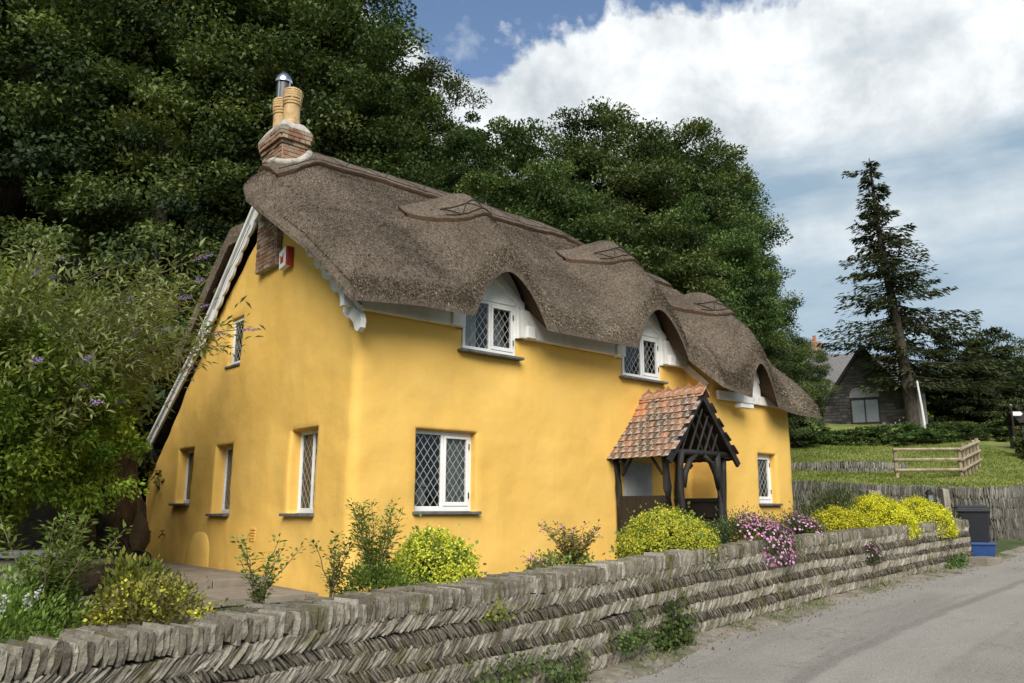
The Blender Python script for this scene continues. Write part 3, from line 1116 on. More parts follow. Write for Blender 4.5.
# openings: (s0, s1, z0, z1, depth)
OPEN = [(S_G(6.94), S_G(6.10), 1.24, 2.30, .26), (S_G(4.92), S_G(4.20), 1.05, 2.26, .26), (S_G(1.90), S_G(1.03), 1.07, 2.33, .26),
        (S_G(4.66), S_G(4.12), 3.72, 4.60, .14),
        (S_F(1.08), S_F(2.20), 1.10, 2.30, .22), (S_F(1.90), S_F(3.00), 3.60, 4.48, .03), (S_F(5.70), S_F(6.80), 3.58, 4.46, .03),
        (S_W(9.02), S_W(9.66), 1.24, 2.24, .22), (S_W(8.44), S_W(9.00), 3.32, 3.76, .03)]
CH = 0.035
sv = set()
for i, s in enumerate(SEG):
    m = max(1, int(round(s[0] / 0.11)))
    for k in range(m + 1):
        sv.add(round(CUM[i] + s[0] * k / m, 4))
zv = set(np.round(np.arange(-0.3, 6.95, 0.11), 4))
for a, b, c, d, e in OPEN:
    for x in (a - CH, b + CH):
        sv = {q for q in sv if abs(q - x) > 0.03 or any(abs(q - cc) < 1e-3 for cc in CUM)}
        sv.add(round(x, 4))
    for x in (c - CH, d + CH):
        zv = {q for q in zv if abs(q - x) > 0.03}
for a, b, c, d, e in OPEN:
    for x in (a - CH, b + CH):
        sv.add(round(x, 4))
    for x in (c - CH, d + CH):
        zv.add(round(x, 4))
sv, zv = np.array(sorted(sv)), np.array(sorted(zv))
wv = np.zeros((len(sv), len(zv), 3))
for i, s in enumerate(sv):
    p, n, k = on_path(s)
    tz = wall_top(s)
    z = np.minimum(zv, tz)
    wob = 0.022 * fbm(s * 0.8, z * 0.8) + 0.008 * fbm(s * 3, z * 3)
    bat = 0.05 * np.clip(1.0 - z, 0, 2) ** 1.5        # the foot of the cob wall splays
    off = wob + bat
    wv[i, :, 0] = p[0] + n[0] * off
    wv[i, :, 1] = p[1] + n[1] * off
    wv[i, :, 2] = z
nz = len(zv)
WV = [tuple(x) for x in wv.reshape(-1, 3)]
WF = []
def in_hole(i, j):
    sm, zm = (sv[i] + sv[i + 1]) / 2, (zv[j] + zv[j + 1]) / 2
    for h in OPEN:
        if h[0] - CH < sm < h[1] + CH and h[2] - CH < zm < h[3] + CH:
            return True
    return False
for i in range(len(sv) - 1):
    for j in range(nz - 1):
        if in_hole(i, j):
            continue
        q = [i * nz + j, (i + 1) * nz + j, (i + 1) * nz + j + 1, i * nz + j + 1]
        uniq = []
        for x in q:
            if not uniq or all(math.dist(WV[x], WV[y]) > 1e-5 for y in uniq):
                uniq.append(x)
        if len(uniq) >= 3:
            WF.append(tuple(uniq))
for a, b, c, d, e in OPEN:
    si = [i for i, s in enumerate(sv) if a - CH - 1e-3 <= s <= b + CH + 1e-3]
    zi = [j for j, z in enumerate(zv) if c - CH - 1e-3 <= z <= d + CH + 1e-3]
    loop = [(i, zi[0]) for i in si] + [(si[-1], j) for j in zi[1:]] + [(i, zi[-1]) for i in si[::-1][1:]] + [(si[0], j) for j in zi[::-1][1:-1]]
    prev = [i * nz + j for i, j in loop]
    for dep in (0.012, 0.05, e + 0.04):
        cur = []
        for i, j in loop:
            f = 0.65 if dep == 0.012 else 1.0
            s2 = sv[i] + (np.clip(sv[i], a, b) - sv[i]) * f
            z2 = zv[j] + (np.clip(zv[j], c, d) - zv[j]) * f
            p, n, k = on_path(s2)
            base = np.array(wv[i, j])
            pp, nn, _ = on_path(sv[i])
            offc = (base[:2] - pp) @ nn
            cur.append(len(WV))
            o2 = offc * (1 if dep < 0.02 else 0.4 if dep < 0.1 else 0) - dep
            WV.append((p[0] + n[0] * o2, p[1] + n[1] * o2, z2))
        for k in range(len(loop)):
            k2 = (k + 1) % len(loop)
            WF.append((prev[k2], prev[k], cur[k], cur[k2])[::-1])
        prev = cur
me = bpy.data.meshes.new('wall')
me.from_pydata(WV, [], WF)
me.polygons.foreach_set('use_smooth', np.ones(len(me.polygons), bool))
me.materials.append(M['render'])
me.update()
wall = link('wall', me, cot)
# rounded buttress at the foot of the gable
V, F = [], []
for j in range(13):
    th = math.pi / 2 * j / 12
    for i in range(25):
        ph = -math.pi / 2 + math.pi * i / 24
        cv = lambda c_, e_: math.copysign(abs(c_) ** e_, c_)
        V.append((0.04 - 0.17 * math.cos(ph) ** 0.6 * math.sin(th) ** 0.7 if math.cos(ph) > 1e-6 else 0.04, 5.35 + 0.66 * cv(math.sin(ph), 0.8) * math.sin(th) ** 0.8, -0.05 + 0.80 * math.cos(th) ** 0.9 if th < 1.57 else -0.1))
for j in range(12):
    for i in range(24):
        F.append((j * 25 + i, j * 25 + i + 1, (j + 1) * 25 + i + 1, (j + 1) * 25 + i))
link('buttress', np_mesh('buttress', V, F, M['render'], smooth=True), cot)
mb = MB()
for k in range(5):
    mb.box(-0.035, 0.02, 2.96, 3.16, 0.62 + k * 0.045, 0.65 + k * 0.045)
mb.build('air_vent', M['render'], cot)
# dim floors and room lining so the glass shows a room, not a lit shell
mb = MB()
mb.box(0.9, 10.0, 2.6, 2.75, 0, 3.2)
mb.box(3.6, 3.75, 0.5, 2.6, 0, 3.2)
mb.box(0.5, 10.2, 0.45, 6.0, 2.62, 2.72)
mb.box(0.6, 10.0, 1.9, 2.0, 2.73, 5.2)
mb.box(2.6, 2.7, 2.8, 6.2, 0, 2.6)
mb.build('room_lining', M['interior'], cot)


# ---- windows
def rect_clip(p, q, w, h):
    (x0, y0), (x1, y1) = p, q
    t0, t1 = 0.0, 1.0
    dx, dy = x1 - x0, y1 - y0
    for pp, qq in ((-dx, x0), (dx, w - x0), (-dy, y0), (dy, h - y0)):
        if pp == 0:
            if qq < 0:
                return None
        else:
            r = qq / pp
            if pp < 0:
                t0 = max(t0, r)
            else:
                t1 = min(t1, r)
    if t0 >= t1:
        return None
    return (x0 + t0 * dx, y0 + t0 * dy), (x0 + t1 * dx, y0 + t1 * dy)


def window(o, A, N, w, h, lights, sill=True, lattice=True, label=None, sill_w=None, dx=0.128, dy=0.175):
    """o: bottom left corner of the opening on the frame plane, A along, N outward"""
    o, A, N = Vector(o), Vector(A), Vector(N)
    Z = Vector((0, 0, 1))
    fn = lambda a, b, d: o + A * a + Z * b + N * d

    def bx(mb, a0, a1, b0, b1, d0, d1):
        mb.hexa([fn(a0, b0, d1), fn(a1, b0, d1), fn(a1, b0, d0), fn(a0, b0, d0), fn(a0, b1, d1), fn(a1, b1, d1), fn(a1, b1, d0), fn(a0, b1, d0)])
    fw = 0.055
    mb = MB()
    bx(mb, 0, w, 0, fw + 0.02, -0.03, 0.035)
    bx(mb, 0, w, h - fw, h, -0.03, 0.03)
    bx(mb, 0, fw, fw + 0.02, h - fw, -0.03, 0.03)
    bx(mb, w - fw, w, fw + 0.02, h - fw, -0.03, 0.03)
    n = len(lights)
    iw = (w - 2 * fw - (n - 1) * 0.045) / n
    for k in range(1, n):
        a = fw + k * iw + (k - 1) * 0.045
        bx(mb, a, a + 0.045, fw + 0.02, h - fw, -0.03, 0.03)
    win = mb.build('window', M['white'], cot, bevel=0.006)
    if label:
        win['label'] = label
    for k, kind in enumerate(lights):
        a0 = fw + k * (iw + 0.045)
        a1 = a0 + iw
        b0, b1 = fw + 0.02, h - fw
        if kind == 'casement':
            cb = MB()
            t = 0.045
            bx(cb, a0 + 0.004, a1 - 0.004, b0 + 0.004, b0 + t + 0.02, -0.015, 0.045)
            bx(cb, a0 + 0.004, a1 - 0.004, b1 - t, b1 - 0.004, -0.015, 0.045)
            bx(cb, a0 + 0.004, a0 + t, b0 + t + 0.02, b1 - t, -0.015, 0.045)
            bx(cb, a1 - t, a1 - 0.004, b0 + t + 0.02, b1 - t, -0.015, 0.045)
            cb.build('casement', M['white'], win, bevel=0.005)
            for zh in (b0 + 0.12, b1 - 0.2):
                hb = MB()
                bx(hb, a1 - 0.012, a1 + 0.006, zh, zh + 0.09, 0.045, 0.055)
                hb.build('hinge', M['rubber'], win)
            a0, a1, b0, b1 = a0 + t, a1 - t, b0 + t + 0.02, b1 - t
        pb = MB()
        p4 = [fn(a0, b0, 0), fn(a1, b0, 0), fn(a1, b1, 0), fn(a0, b1, 0)]
        pb.v = [tuple(p) for p in p4]
        pb.f = [(0, 1, 2, 3)]
        pb.t = [0.5]
        pb.build('pane', M['glass'], win)
        if lattice:
            lb = MB()
            W_, H_ = a1 - a0, b1 - b0
            sl = dy / dx
            k0 = int(-H_ / dy) - 2
            for q in range(k0, int(W_ / dx) + int(H_ / dy) + 3):
                for sgn in (1, -1):
                    xx = (q + 0.5) * dx + rng.normal(0, 0.004)
                    if sgn == 1:
                        seg_ = rect_clip((xx - H_ / sl, -0.0), (xx, H_), W_, H_)
                    else:
                        seg_ = rect_clip((xx, 0.0), (xx - H_ / sl, H_), W_, H_)
                    if not seg_:
                        continue
                    (x0, y0), (x1, y1) = seg_
                    if math.dist((x0, y0), (x1, y1)) < 0.02:
                        continue
                    dd = 0.0048
                    px_, py_ = -(y1 - y0), x1 - x0
                    l_ = math.hypot(px_, py_)
                    px_, py_ = px_ / l_ * dd, py_ / l_ * dd
                    e0 = 0.003 if sgn == 1 else 0.0035
                    c = [(x0 + px_, y0 + py_), (x1 + px_, y1 + py_), (x1 - px_, y1 - py_), (x0 - px_, y0 - py_)]
                    lb.hexa([fn(a0 + x, b0 + y, -0.004) for x, y in c] + [fn(a0 + x, b0 + y, e0) for x, y in c])
            lb.build('lead_lattice', M['lead'], win)
    if sill:
        sb = MB()
        sw = sill_w or 0.06
        bx(sb, -sw, w + sw, -0.045, 0.0, -0.02, sill)
        sb.build('sill', M['slate'], win, bevel=0.008)
    return win


FN, FA = (0, -1, 0), (1, 0, 0)
GN, GA = (-1, 0, 0), (0, -1, 0)
w_ = window((1.08, 0.16, 1.10), FA, FN, 1.12, 1.20, ['fixed', 'casement'], sill=0.24, label='white two-light lattice window with a vase inside')
window((0.20, 6.94, 1.24), GA, GN, 0.84, 1.06, ['fixed', 'casement'], sill=0.30, lattice=False)
window((0.20, 4.92, 1.05), GA, GN, 0.72, 1.21, ['fixed'], sill=0.30)
window((0.20, 1.90, 1.07), GA, GN, 0.87, 1.26, ['fixed', 'fixed'], sill=0.30)
window((0.08, 4.66, 3.72), GA, GN, 0.54, 0.88, ['fixed'], sill=0.13, label='small lattice window high in the gable')
window((1.90, 0.02, 3.60), FA, FN, 1.10, 0.88, ['fixed', 'casement'], sill=0.16, sill_w=0.10)
window((5.70, 0.02, 3.58), FA, FN, 1.10, 0.88, ['fixed', 'casement'], sill=0.16, sill_w=0.10)
window((9.02, -0.54, 1.24), FA, FN, 0.64, 1.00, ['casement'], sill=0.24)
window((8.44, -0.68, 3.32), FA, FN, 0.56, 0.44, ['fixed'], sill=0.06)
# curtains behind the panes
def curtain(u0, u1, v, z0, z1):
    n = 40
    a = np.linspace(u0, u1, n)
    d = v + 0.025 * np.sin(np.linspace(0, 34, n)) + 0.01 * np.sin(np.linspace(0, 71, n))
    V = np.vstack([np.column_stack([a, d, np.full(n, z0)]), np.column_stack([a, d, np.full(n, z1)])])
    I = np.arange(n - 1)
    link('curtain', np_mesh('curtain', V, np.stack([I, I + 1, I + 1 + n, I + n], 1), M['curtain'], smooth=True), cot)
curtain(1.92, 2.36, 0.22, 3.62, 4.46)
curtain(2.72, 2.98, 0.24, 3.62, 4.46)
curtain(5.74, 6.0, 0.22, 3.6, 4.44)
curtain(6.42, 6.76, 0.22, 3.6, 4.44)
curtain(1.76, 2.19, 0.24, 1.12, 2.28)
curtain(9.1, 9.62, -0.36, 1.26, 2.2)

# ---- white fascia boards below the eaves
for a, b, z in ((-0.30, 1.86, 3.93), (3.04, 5.66, 3.93), (6.84, 7.55, 3.93)):
    MB().box(a, b, -0.14, -0.03, z, z + 0.48).build('fascia', M['offwhite'], cot, bevel=0.006)
for a, b in ((7.62, 10.36),):
    MB().box(a, b, -0.80, -0.73, 3.24, 3.42).build('fascia', M['offwhite'], cot, bevel=0.006)
MB().box(8.05, 8.50, -1.00, -0.86, 3.10, 3.18).build('gutter_board', M['white'], cot, bevel=0.006)
mb = MB()
mb.beam((7.56, -0.02, 4.02), (7.56, -0.58, 3.52), 0.05, 0.15)
mb.build('rake_board', M['offwhite'], cot)

# ---- dormer fronts: pointed white boarding with curved trim
for (uc, vfr), zb, ztop, win in zip(DORM, (3.93, 3.91, 3.28), (5.02, 5.00, 4.26), ((1.90, 3.00, 4.48), (5.70, 6.80, 4.46), (8.44, 9.00, 3.76))):
    v0 = -0.02 if vfr > -1 else -0.72
    fn = lambda a, b, d: (a, d, b)
    hw = 0.78 if vfr > -1 else 0.46
    mid = (win[0] + win[1]) / 2
    mb = MB()
    xs_ = np.unique(np.concatenate([np.arange(mid - 0.80 * hw / 0.78, mid + 0.80 * hw / 0.78 + 1e-6, 0.05), [win[0], win[1]]]))
    for xa, xb in zip(xs_[:-1], xs_[1:]):
        lo_ = win[2] - 0.002 if win[0] - 1e-6 <= xa and xb <= win[1] + 1e-6 else zb
        ta, tb = (float(thatch_bot(q_, v0 - 0.1)) + 0.04 for q_ in (xa, xb))
        ta, tb = max(ta, lo_ + 0.01), max(tb, lo_ + 0.01)
        mb.hexa([(xa, v0 - 0.012, lo_), (xb, v0 - 0.012, lo_), (xb, v0 + 0.02, lo_), (xa, v0 + 0.02, lo_), (xa, v0 - 0.012, ta), (xb, v0 - 0.012, tb), (xb, v0 + 0.02, tb), (xa, v0 + 0.02, ta)])
    gab = mb.build('dormer_front', M['white'], cot)
    mb = MB()
    mb.box(win[0] - 0.17, win[0] - 0.004, v0 - 0.035, v0 + 0.02, zb, win[2] - 0.002)
    mb.build('dormer_jamb', M['white'], gab)
    mb = MB()
    mb.box(win[1] + 0.004, win[1] + 0.17, v0 - 0.035, v0 + 0.02, zb, win[2] - 0.002)
    mb.build('dormer_jamb', M['white'], gab)
    for sgn in (-1, 1):
        mb = MB()
        P = []
        n = 22
        for k in range(n + 1):
            t = k / n
            P.append((mid + sgn * t * (hw - 0.08), ztop - 0.06 - t * (ztop - win[2] - 0.02)))
        out = [(x, z + 0.10) for x, z in P]
        inn = []
        for k, (x, z) in enumerate(P):
            ph = (k / n * 3) % 1
            inn.append((x, z - 0.045 * math.sin(math.pi * ph) - 0.03))
        for k in range(n):
            q = [inn[k], inn[k + 1], out[k + 1], out[k]]
            mb.hexa([(x, v0 - 0.07, z) for x, z in q] + [(x, v0 - 0.015, z) for x, z in q])
        mb.build('dormer_bargeboard', M['white'], gab)
        if vfr < -1:
            continue
        mb = MB()
        xx = mid + sgn * hw
        mb.box(xx - 0.09, xx + 0.09, v0 - 0.16, v0 - 0.036, zb + 0.01, zb + 0.21)
        mb.build('dormer_bracket', M['white'], gab, bevel=0.01)

# ---- bargeboards with scalloped lower edge
def bargeboard(p0, p1, depth, waves, u, name='bargeboard', amp=0.055, mat=None):
    (v0, z0), (v1, z1) = p0, p1
    n = max(2, waves * 8)
    L = math.dist(p0, p1)
    nx, nz_ = -(z1 - z0) / L, (v1 - v0) / L
    if nz_ > 0:
        nx, nz_ = -nx, -nz_
    mb = MB()
    def pt(k):
        t = k / n
        bx_, bz_ = v0 + (v1 - v0) * t, z0 + (z1 - z0) * t
        s_ = abs(math.sin(math.pi * (t * waves))) if waves > 1 else 0
        dd = depth + amp * s_
        return (bx_, bz_), (bx_ + nx * dd, bz_ + nz_ * dd)
    for k in range(n):
        a, b = pt(k), pt(k + 1)
        q = [a[1], b[1], b[0], a[0]]
        mb.hexa([(u - 0.045, y, z) for y, z in q] + [(u, y, z) for y, z in q])
    # moulding along the top
    mb.beam((u - 0.06, v0, z0), (u - 0.06, v1, z1), 0.07, 0.06, up=(1, 0, 0))
    return mb.build(name, mat or M['offwhite'], cot)


bargeboard((3.2, 6.86), (6.0, 4.34), 0.20, 11, -0.10)
bargeboard((6.0, 4.34), (8.86, 2.33), 0.16, 1, -0.09)
bargeboard((3.2, 6.86), (-0.30, 3.90), 0.17, 12, -0.06, amp=0.07)
MB().prism([(0.10, 4.12), (-0.34, 3.80), (-0.38, 3.70), (-0.36, 3.60), (-0.28, 3.55), (-0.20, 3.60), (-0.16, 3.70), (-0.06, 3.78), (0.06, 3.82), (0.16, 3.92)], lambda a, b, d: (d, a, b), -0.15, -0.07).build('bargeboard_foot', M['offwhite'], cot)
# lower slate roof over the rear outshot
mb = MB()
a, b = (-0.12, 5.9, 4.42), (-0.12, 9.0, 2.25)
mb.hexa([(-0.12, 5.9, 4.40), (11, 5.9, 4.40), (11, 9.0, 2.24), (-0.12, 9.0, 2.24), (-0.12, 5.9, 4.46), (11, 5.9, 4.46), (11, 9.0, 2.30), (-0.12, 9.0, 2.30)])
mb.build('outshot_roof', M['slate'], cot)
MB().box(-0.10, 0.0, 8.40, 8.62, 2.18, 2.42).build('wall_lamp_box', M['rubber'], cot, bevel=0.02)
mb = MB()
mb.tube([(-0.06, 8.80, 2.35), (-0.06, 8.84, 2.1), (-0.06, 8.84, 1.9)], 0.035, 8)
mb.build('downpipe', M['offwhite'], cot)
# garden tap on the gable and alarm box
mb = MB()
mb.tube([(0, 7.35, 0.62), (-0.09, 7.35, 0.62), (-0.12, 7.35, 0.55)], 0.014, 6)
mb.tube([(-0.06, 7.35, 0.62), (-0.06, 7.35, 0.70)], 0.01, 6)
mb.tube([(-0.10, 7.35, 0.70), (-0.02, 7.35, 0.70)], 0.01, 6)
mb.build('garden_tap', M['rust'], cot)
al = MB().prism([(2.20, 5.10), (2.44, 5.06), (2.46, 5.36), (2.22, 5.44)], lambda a, b, d: (d, a, b), -0.13, -0.02).build('alarm_box', M['white'], cot, bevel=0.012)
MB().prism([(2.13, 5.08), (2.20, 5.10), (2.22, 5.44), (2.15, 5.42)], lambda a, b, d: (d, a, b), -0.125, -0.03).build('alarm_side', M['red'], al)
mb = MB()
mb.prism([(2.28, 5.17), (2.38, 5.15), (2.39, 5.30), (2.33, 5.25), (2.29, 5.33)], lambda a, b, d: (d, a, b), -0.137, -0.131)
mb.build('alarm_emblem', M['red'], al)
# cable slung along the bargeboard
mb = MB()
mb.tube([(-0.16, 3.7, 6.2), (-0.18, 4.2, 5.7), (-0.18, 4.6, 5.45), (-0.16, 5.2, 4.9)], 0.006, 4)
mb.build('cable', M['rubber'], cot)

# ---- chimney: brick stack up the gable, corbelled head, two pots
def brickwork(mb, u0, u1, v0, v1, z0, z1, ch=0.075, bl=0.215, d=0.012):
    z, r = z0, 0
    while z < z1 - 0.01:
        for face in range(4):
            L = (v1 - v0) if face in (0, 2) else (u1 - u0)
            a = -bl / 2 * (r % 2)
            while a < L - 0.01:
                b0, b1 = max(a, 0) + 0.006, min(a + bl, L) - 0.006
                if b1 - b0 > 0.03:
                    mb.tone = float(np.clip(rng.normal(0.5, 0.24), 0, 1))
                    e = d + rng.uniform(-0.006, 0.006)
                    za, zb = z + 0.006, min(z + ch, z1) - 0.006
                    if face == 0:
                        mb.box(u0 - e, u0 + 0.02, v0 + b0, v0 + b1, za, zb)
                    elif face == 1:
                        mb.box(u0 + b0, u0 + b1, v0 - e, v0 + 0.02, za, zb)
                    elif face == 2:
                        mb.box(u1 - 0.02, u1 + e, v0 + b0, v0 + b1, za, zb)
                    else:
                        mb.box(u0 + b0, u0 + b1, v1 - 0.02, v1 + e, za, zb)
                a += bl
        z += ch
        r += 1


cu0, cu1, cv0, cv1 = -0.10, 0.34, 2.66, 3.46
mb = MB()
mb.box(cu0, cu1, cv0, cv1, 5.22, 7.47)
chim = mb.build('chimney', M['mortar'], cot)
mb = MB()
brickwork(mb, cu0, cu1, cv0, cv1, 5.22, 7.45)
for k, (e, z) in enumerate(((0.025, 7.45), (0.05, 7.525), (0.075, 7.60), (0.075, 7.675))):
    brickwork(mb, cu0 - e, cu1 + e, cv0 - e, cv1 + e, z, z + 0.075, bl=0.11 if k == 1 else 0.215, d=0.012 + (0.02 if k == 1 else 0))
mb.build('brickwork', M['brick'], chim)
mb = MB()
mb.box(cu0 - 0.02, cu1 + 0.02, cv0 - 0.02, cv1 + 0.02, 7.46, 7.75)
mb.box(cu0 - 0.07, cu1 + 0.07, cv0 - 0.07, cv1 + 0.07, 7.605, 7.745)
mb.build('corbel', M['mortar'], chim)
mb = MB()
e = 0.09
mb.hexa([(cu0 - e, cv0 - e, 7.75), (cu1 + e, cv0 - e, 7.75), (cu1 + e, cv1 + e, 7.75), (cu0 - e, cv1 + e, 7.75),
         (cu0 + .02, cv0 + .06, 7.95), (cu1 - .02, cv0 + .06, 7.95), (cu1 - .02, cv1 - .06, 7.95), (cu0 + .02, cv1 - .06, 7.95)])
mb.build('mortar_cap', M['mortar'], chim, bevel=0.03)


def pot(c, z, h, cowl):
    mb = MB()
    mb.lathe([(0.165, z), (0.165, z + 0.04), (0.150, z + 0.06), (0.145, z + h * 0.55), (0.165, z + h * 0.57), (0.165, z + h * 0.60), (0.150, z + h * 0.62),
              (0.17, z + h * 0.66), (0.17, z + h * 0.70), (0.115, z + h * 0.705), (0.115, z + h * 0.955), (0.17, z + h * 0.96), (0.165, z + h), (0.12, z + h + 0.03), (0.10, z + h + 0.03), (0.10, z + h * 0.6)], 20, c)
    p = mb.build('chimney_pot', M['pot'], chim, smooth=False)
    for k in range(3):
        zz_ = z + h * (0.75 + 0.07 * k)
        MB().lathe([(0.11, zz_), (0.172, zz_ - 0.012), (0.178, zz_ + 0.012), (0.172, zz_ + 0.03), (0.11, zz_ + 0.035)], 20, c).build('louvre', M['pot'], p)
    for k in range(6):
        a = k * math.pi / 3
        x, y = c[0] + 0.15 * math.cos(a), c[1] + 0.15 * math.sin(a)
        MB().box(x - 0.018, x + 0.018, y - 0.018, y + 0.018, z + h * 0.70, z + h * 0.96).build('pot_rib', M['pot'], p)
    if cowl:
        zz_ = z + h + 0.03
        MB().lathe([(0.125, zz_), (0.125, zz_ + 0.34)], 18, c).build('cowl_mesh', M['mesh_dark'], p, smooth=True)
        MB().lathe([(0.155, zz_ + 0.33), (0.16, zz_ + 0.37), (0.125, zz_ + 0.46), (0.06, zz_ + 0.53), (0.0, zz_ + 0.55)], 18, c).build('cowl_cap', M['steel'], p, smooth=True)
        mb = MB()
        for k in range(4):
            a = k * math.pi / 2 + 0.5
            x, y = c[0] + 0.135 * math.cos(a), c[1] + 0.135 * math.sin(a)
            mb.box(x - 0.012, x + 0.012, y - 0.012, y + 0.012, zz_ - 0.04, zz_ + 0.36)
        mb.build('cowl_strap', M['steel'], p)


pot((0.12, 2.85), 7.92, 0.68, False)
pot((0.12, 3.28), 7.90, 0.68, True)
# lead and mortar fillet where the thatch meets the stack
mb = MB()
Pf = []
for k in range(15):
    a = -math.pi * 0.95 + k * math.pi * 1.5 / 14
    x, y = 0.15 + 0.36 * math.cos(a), 3.06 + 0.56 * math.sin(a)
    Pf.append((x, y, float(thatch_top(x, y, False)) + 0.10))
mb.tube(Pf, 0.075, 7, 0.15)
mb.build('mortar_fillet', M['mortar'], chim, smooth=True)

# ---- rustic porch: black posts, lattice gable, hand-made clay tiles
PU, PV, PHW = 6.27, -1.38, 0.98
prof_z = lambda t: 3.24 - 1.20 * t ** 0.88
mb = MB()
for sgn in (-1, 1):
    K = 8
    for k in range(K):
        t0, t1 = k / K, (k + 1) / K
        q = [(PU + sgn * PHW * t0, prof_z(t0)), (PU + sgn * PHW * t1, prof_z(t1))]
        (x0, z0), (x1, z1) = q
        mb.hexa([(x0, 0.02, z0 - 0.03), (x1, 0.02, z1 - 0.03), (x1, PV + .03, z1 - 0.03), (x0, PV + .03, z0 - 0.03),
                 (x0, 0.02, z0), (x1, 0.02, z1), (x1, PV + .03, z1), (x0, PV + .03, z0)])
porch = mb.build('porch', M['black_wood'], cot)
porch['label'] = 'rustic black timber porch with clay tiled roof'
tl = []
for q in range(6):
    w, h = 0.168, 0.235
    jx = [rng.uniform(-0.008, 0.008) for _ in range(4)]
    top_ = [(-w / 2, 0), (w / 2, 0)]
    low_ = [(w / 2, -h * 0.86 + jx[0]), (w * 0.24, -h + jx[1]), (-w * 0.24, -h + jx[2]), (-w / 2, -h * 0.86 + jx[3])]
    poly = top_ + low_
    cam_b = rng.uniform(0.006, 0.018)
    mb = MB()
    mb.tone = [0.08, 0.3, 0.5, 0.62, 0.8, 1.0][q]
    mb.prism(poly[::-1], lambda a, b, d, c=cam_b: (a, b, d + c * (1 - (2 * a / 0.168) ** 2) * (-b / 0.235)), 0.0, 0.014)
    tl.append(mb.mesh('tile', M['tile']))
for sgn in (-1, 1):
    rows = 10
    for r in range(rows):
        t1 = (r + 1.0) / rows * 1.06
        t0 = max(t1 - 0.13, 0.0)
        x0, z0, x1, z1 = PHW * t0, prof_z(t0), PHW * t1, prof_z(t1)
        ang = math.atan2(z0 - z1, x1 - x0)
        cols = 9
        for c in range(cols):
            vv = PV - 0.06 + (c + 0.5 + (0.5 if r % 2 else 0)) * (1.36 / (cols - 0.5)) * 1.0
            if vv > 0.02:
                continue
            # tile local: x across (along v), y up the slope, z out
            d_up = Vector((-sgn * math.cos(ang), 0, math.sin(ang)))
            d_ac = Vector((0, 1, 0)) * (-sgn)
            nrm_ = d_ac.cross(d_up)
            if nrm_.z < 0:
                d_ac = -d_ac
                nrm_ = -nrm_
            tip = rng.normal(0, 0.03)
            lift_ = d_up * math.cos(0.09) + nrm_ * math.sin(-0.09 + 0)
            up2 = (d_up - nrm_ * 0.085 * (1 + rng.normal(0, .3))).normalized()
            n2 = d_ac.cross(up2).normalized()
            Mx = Matrix((d_ac, up2, n2)).transposed().to_4x4()
            # anchor: lower edge on the row line
            low = Vector((PU + sgn * x1, vv + rng.normal(0, 0.006), z1)) + nrm_ * (0.028 + rng.uniform(0, 0.008))
            Mx.translation = low + up2 * 0.235
            pick = int(np.clip(rng.normal(1.35 if r > 2 else 2.6, 1.25), 0, 5))
            if sgn == -1 and r < 3 and c > 6:
                pick = 5
            ob = link('tile', tl[pick], porch)
            ob.matrix_local = Mx @ Matrix.Rotation(tip, 4, 'Z')
rt = MB()
rt.tone = 0.72
n = 9
for sg in (-1, 1):
    rt.hexa([(0, -0.12, 0), (sg * 0.12, -0.12, -0.13), (sg * 0.12, 0.12, -0.13), (0, 0.12, 0), (0, -0.12, 0.02), (sg * 0.13, -0.12, -0.115), (sg * 0.13, 0.12, -0.115), (0, 0.12, 0.02)])
rt.prism([(-0.11, 0.0), (0.11, 0.0), (0.09, 0.03), (0.04, 0.05), (0.0, 0.105), (-0.04, 0.05), (-0.09, 0.03)], lambda a, b, d: (d, a, b), -0.012, 0.012)
rtm = rt.mesh('ridge_tile', M['tile'])
for k in range(6):
    ob = link('ridge_tile', rtm, porch, (PU, PV + 0.06 + k * 0.235, 3.275), (rng.normal(0, .03), 0, rng.normal(0, .03)))
def post(p, z0, z1, r, bend=0.03):
    mb = MB()
    K = 9
    P = []
    for k in range(K):
        t = k / (K - 1)
        P.append((p[0] + bend * math.sin(t * 5 + p[0] * 9), p[1] + bend * math.sin(t * 4 + p[0] * 5 + 2), z0 + (z1 - z0) * t))
    mb.tube(P, [r * (1 + 0.14 * math.sin(k * 2.3 + p[0] * 7)) for k in range(K)], 9, 0.05)
    return mb.build('post', M['black_wood'], porch, smooth=True)
for p, r, z1 in (((5.40, -0.09), 0.060, 2.12), ((5.42, -1.18), 0.065, 2.10), ((5.68, -1.30), 0.060, 2.12), ((6.74, -1.30), 0.060, 2.12), ((7.08, -1.18), 0.060, 2.10), ((7.14, -0.09), 0.05, 2.1)):
    post(p, -0.35, z1, r)
for a, b, r in (((5.33, -1.27, 2.10), (7.22, -1.27, 2.10), 0.058), ((5.40, 0.0, 2.10), (5.40, -1.32, 2.10), 0.05), ((7.12, 0.0, 2.10), (7.12, -1.32, 2.10), 0.05)):
    mb = MB()
    mb.tube([a, tuple((x + y) / 2 for x, y in zip(a, b)), b], r, 8, 0.06)
    mb.build('beam', M['black_wood'], porch, smooth=True)
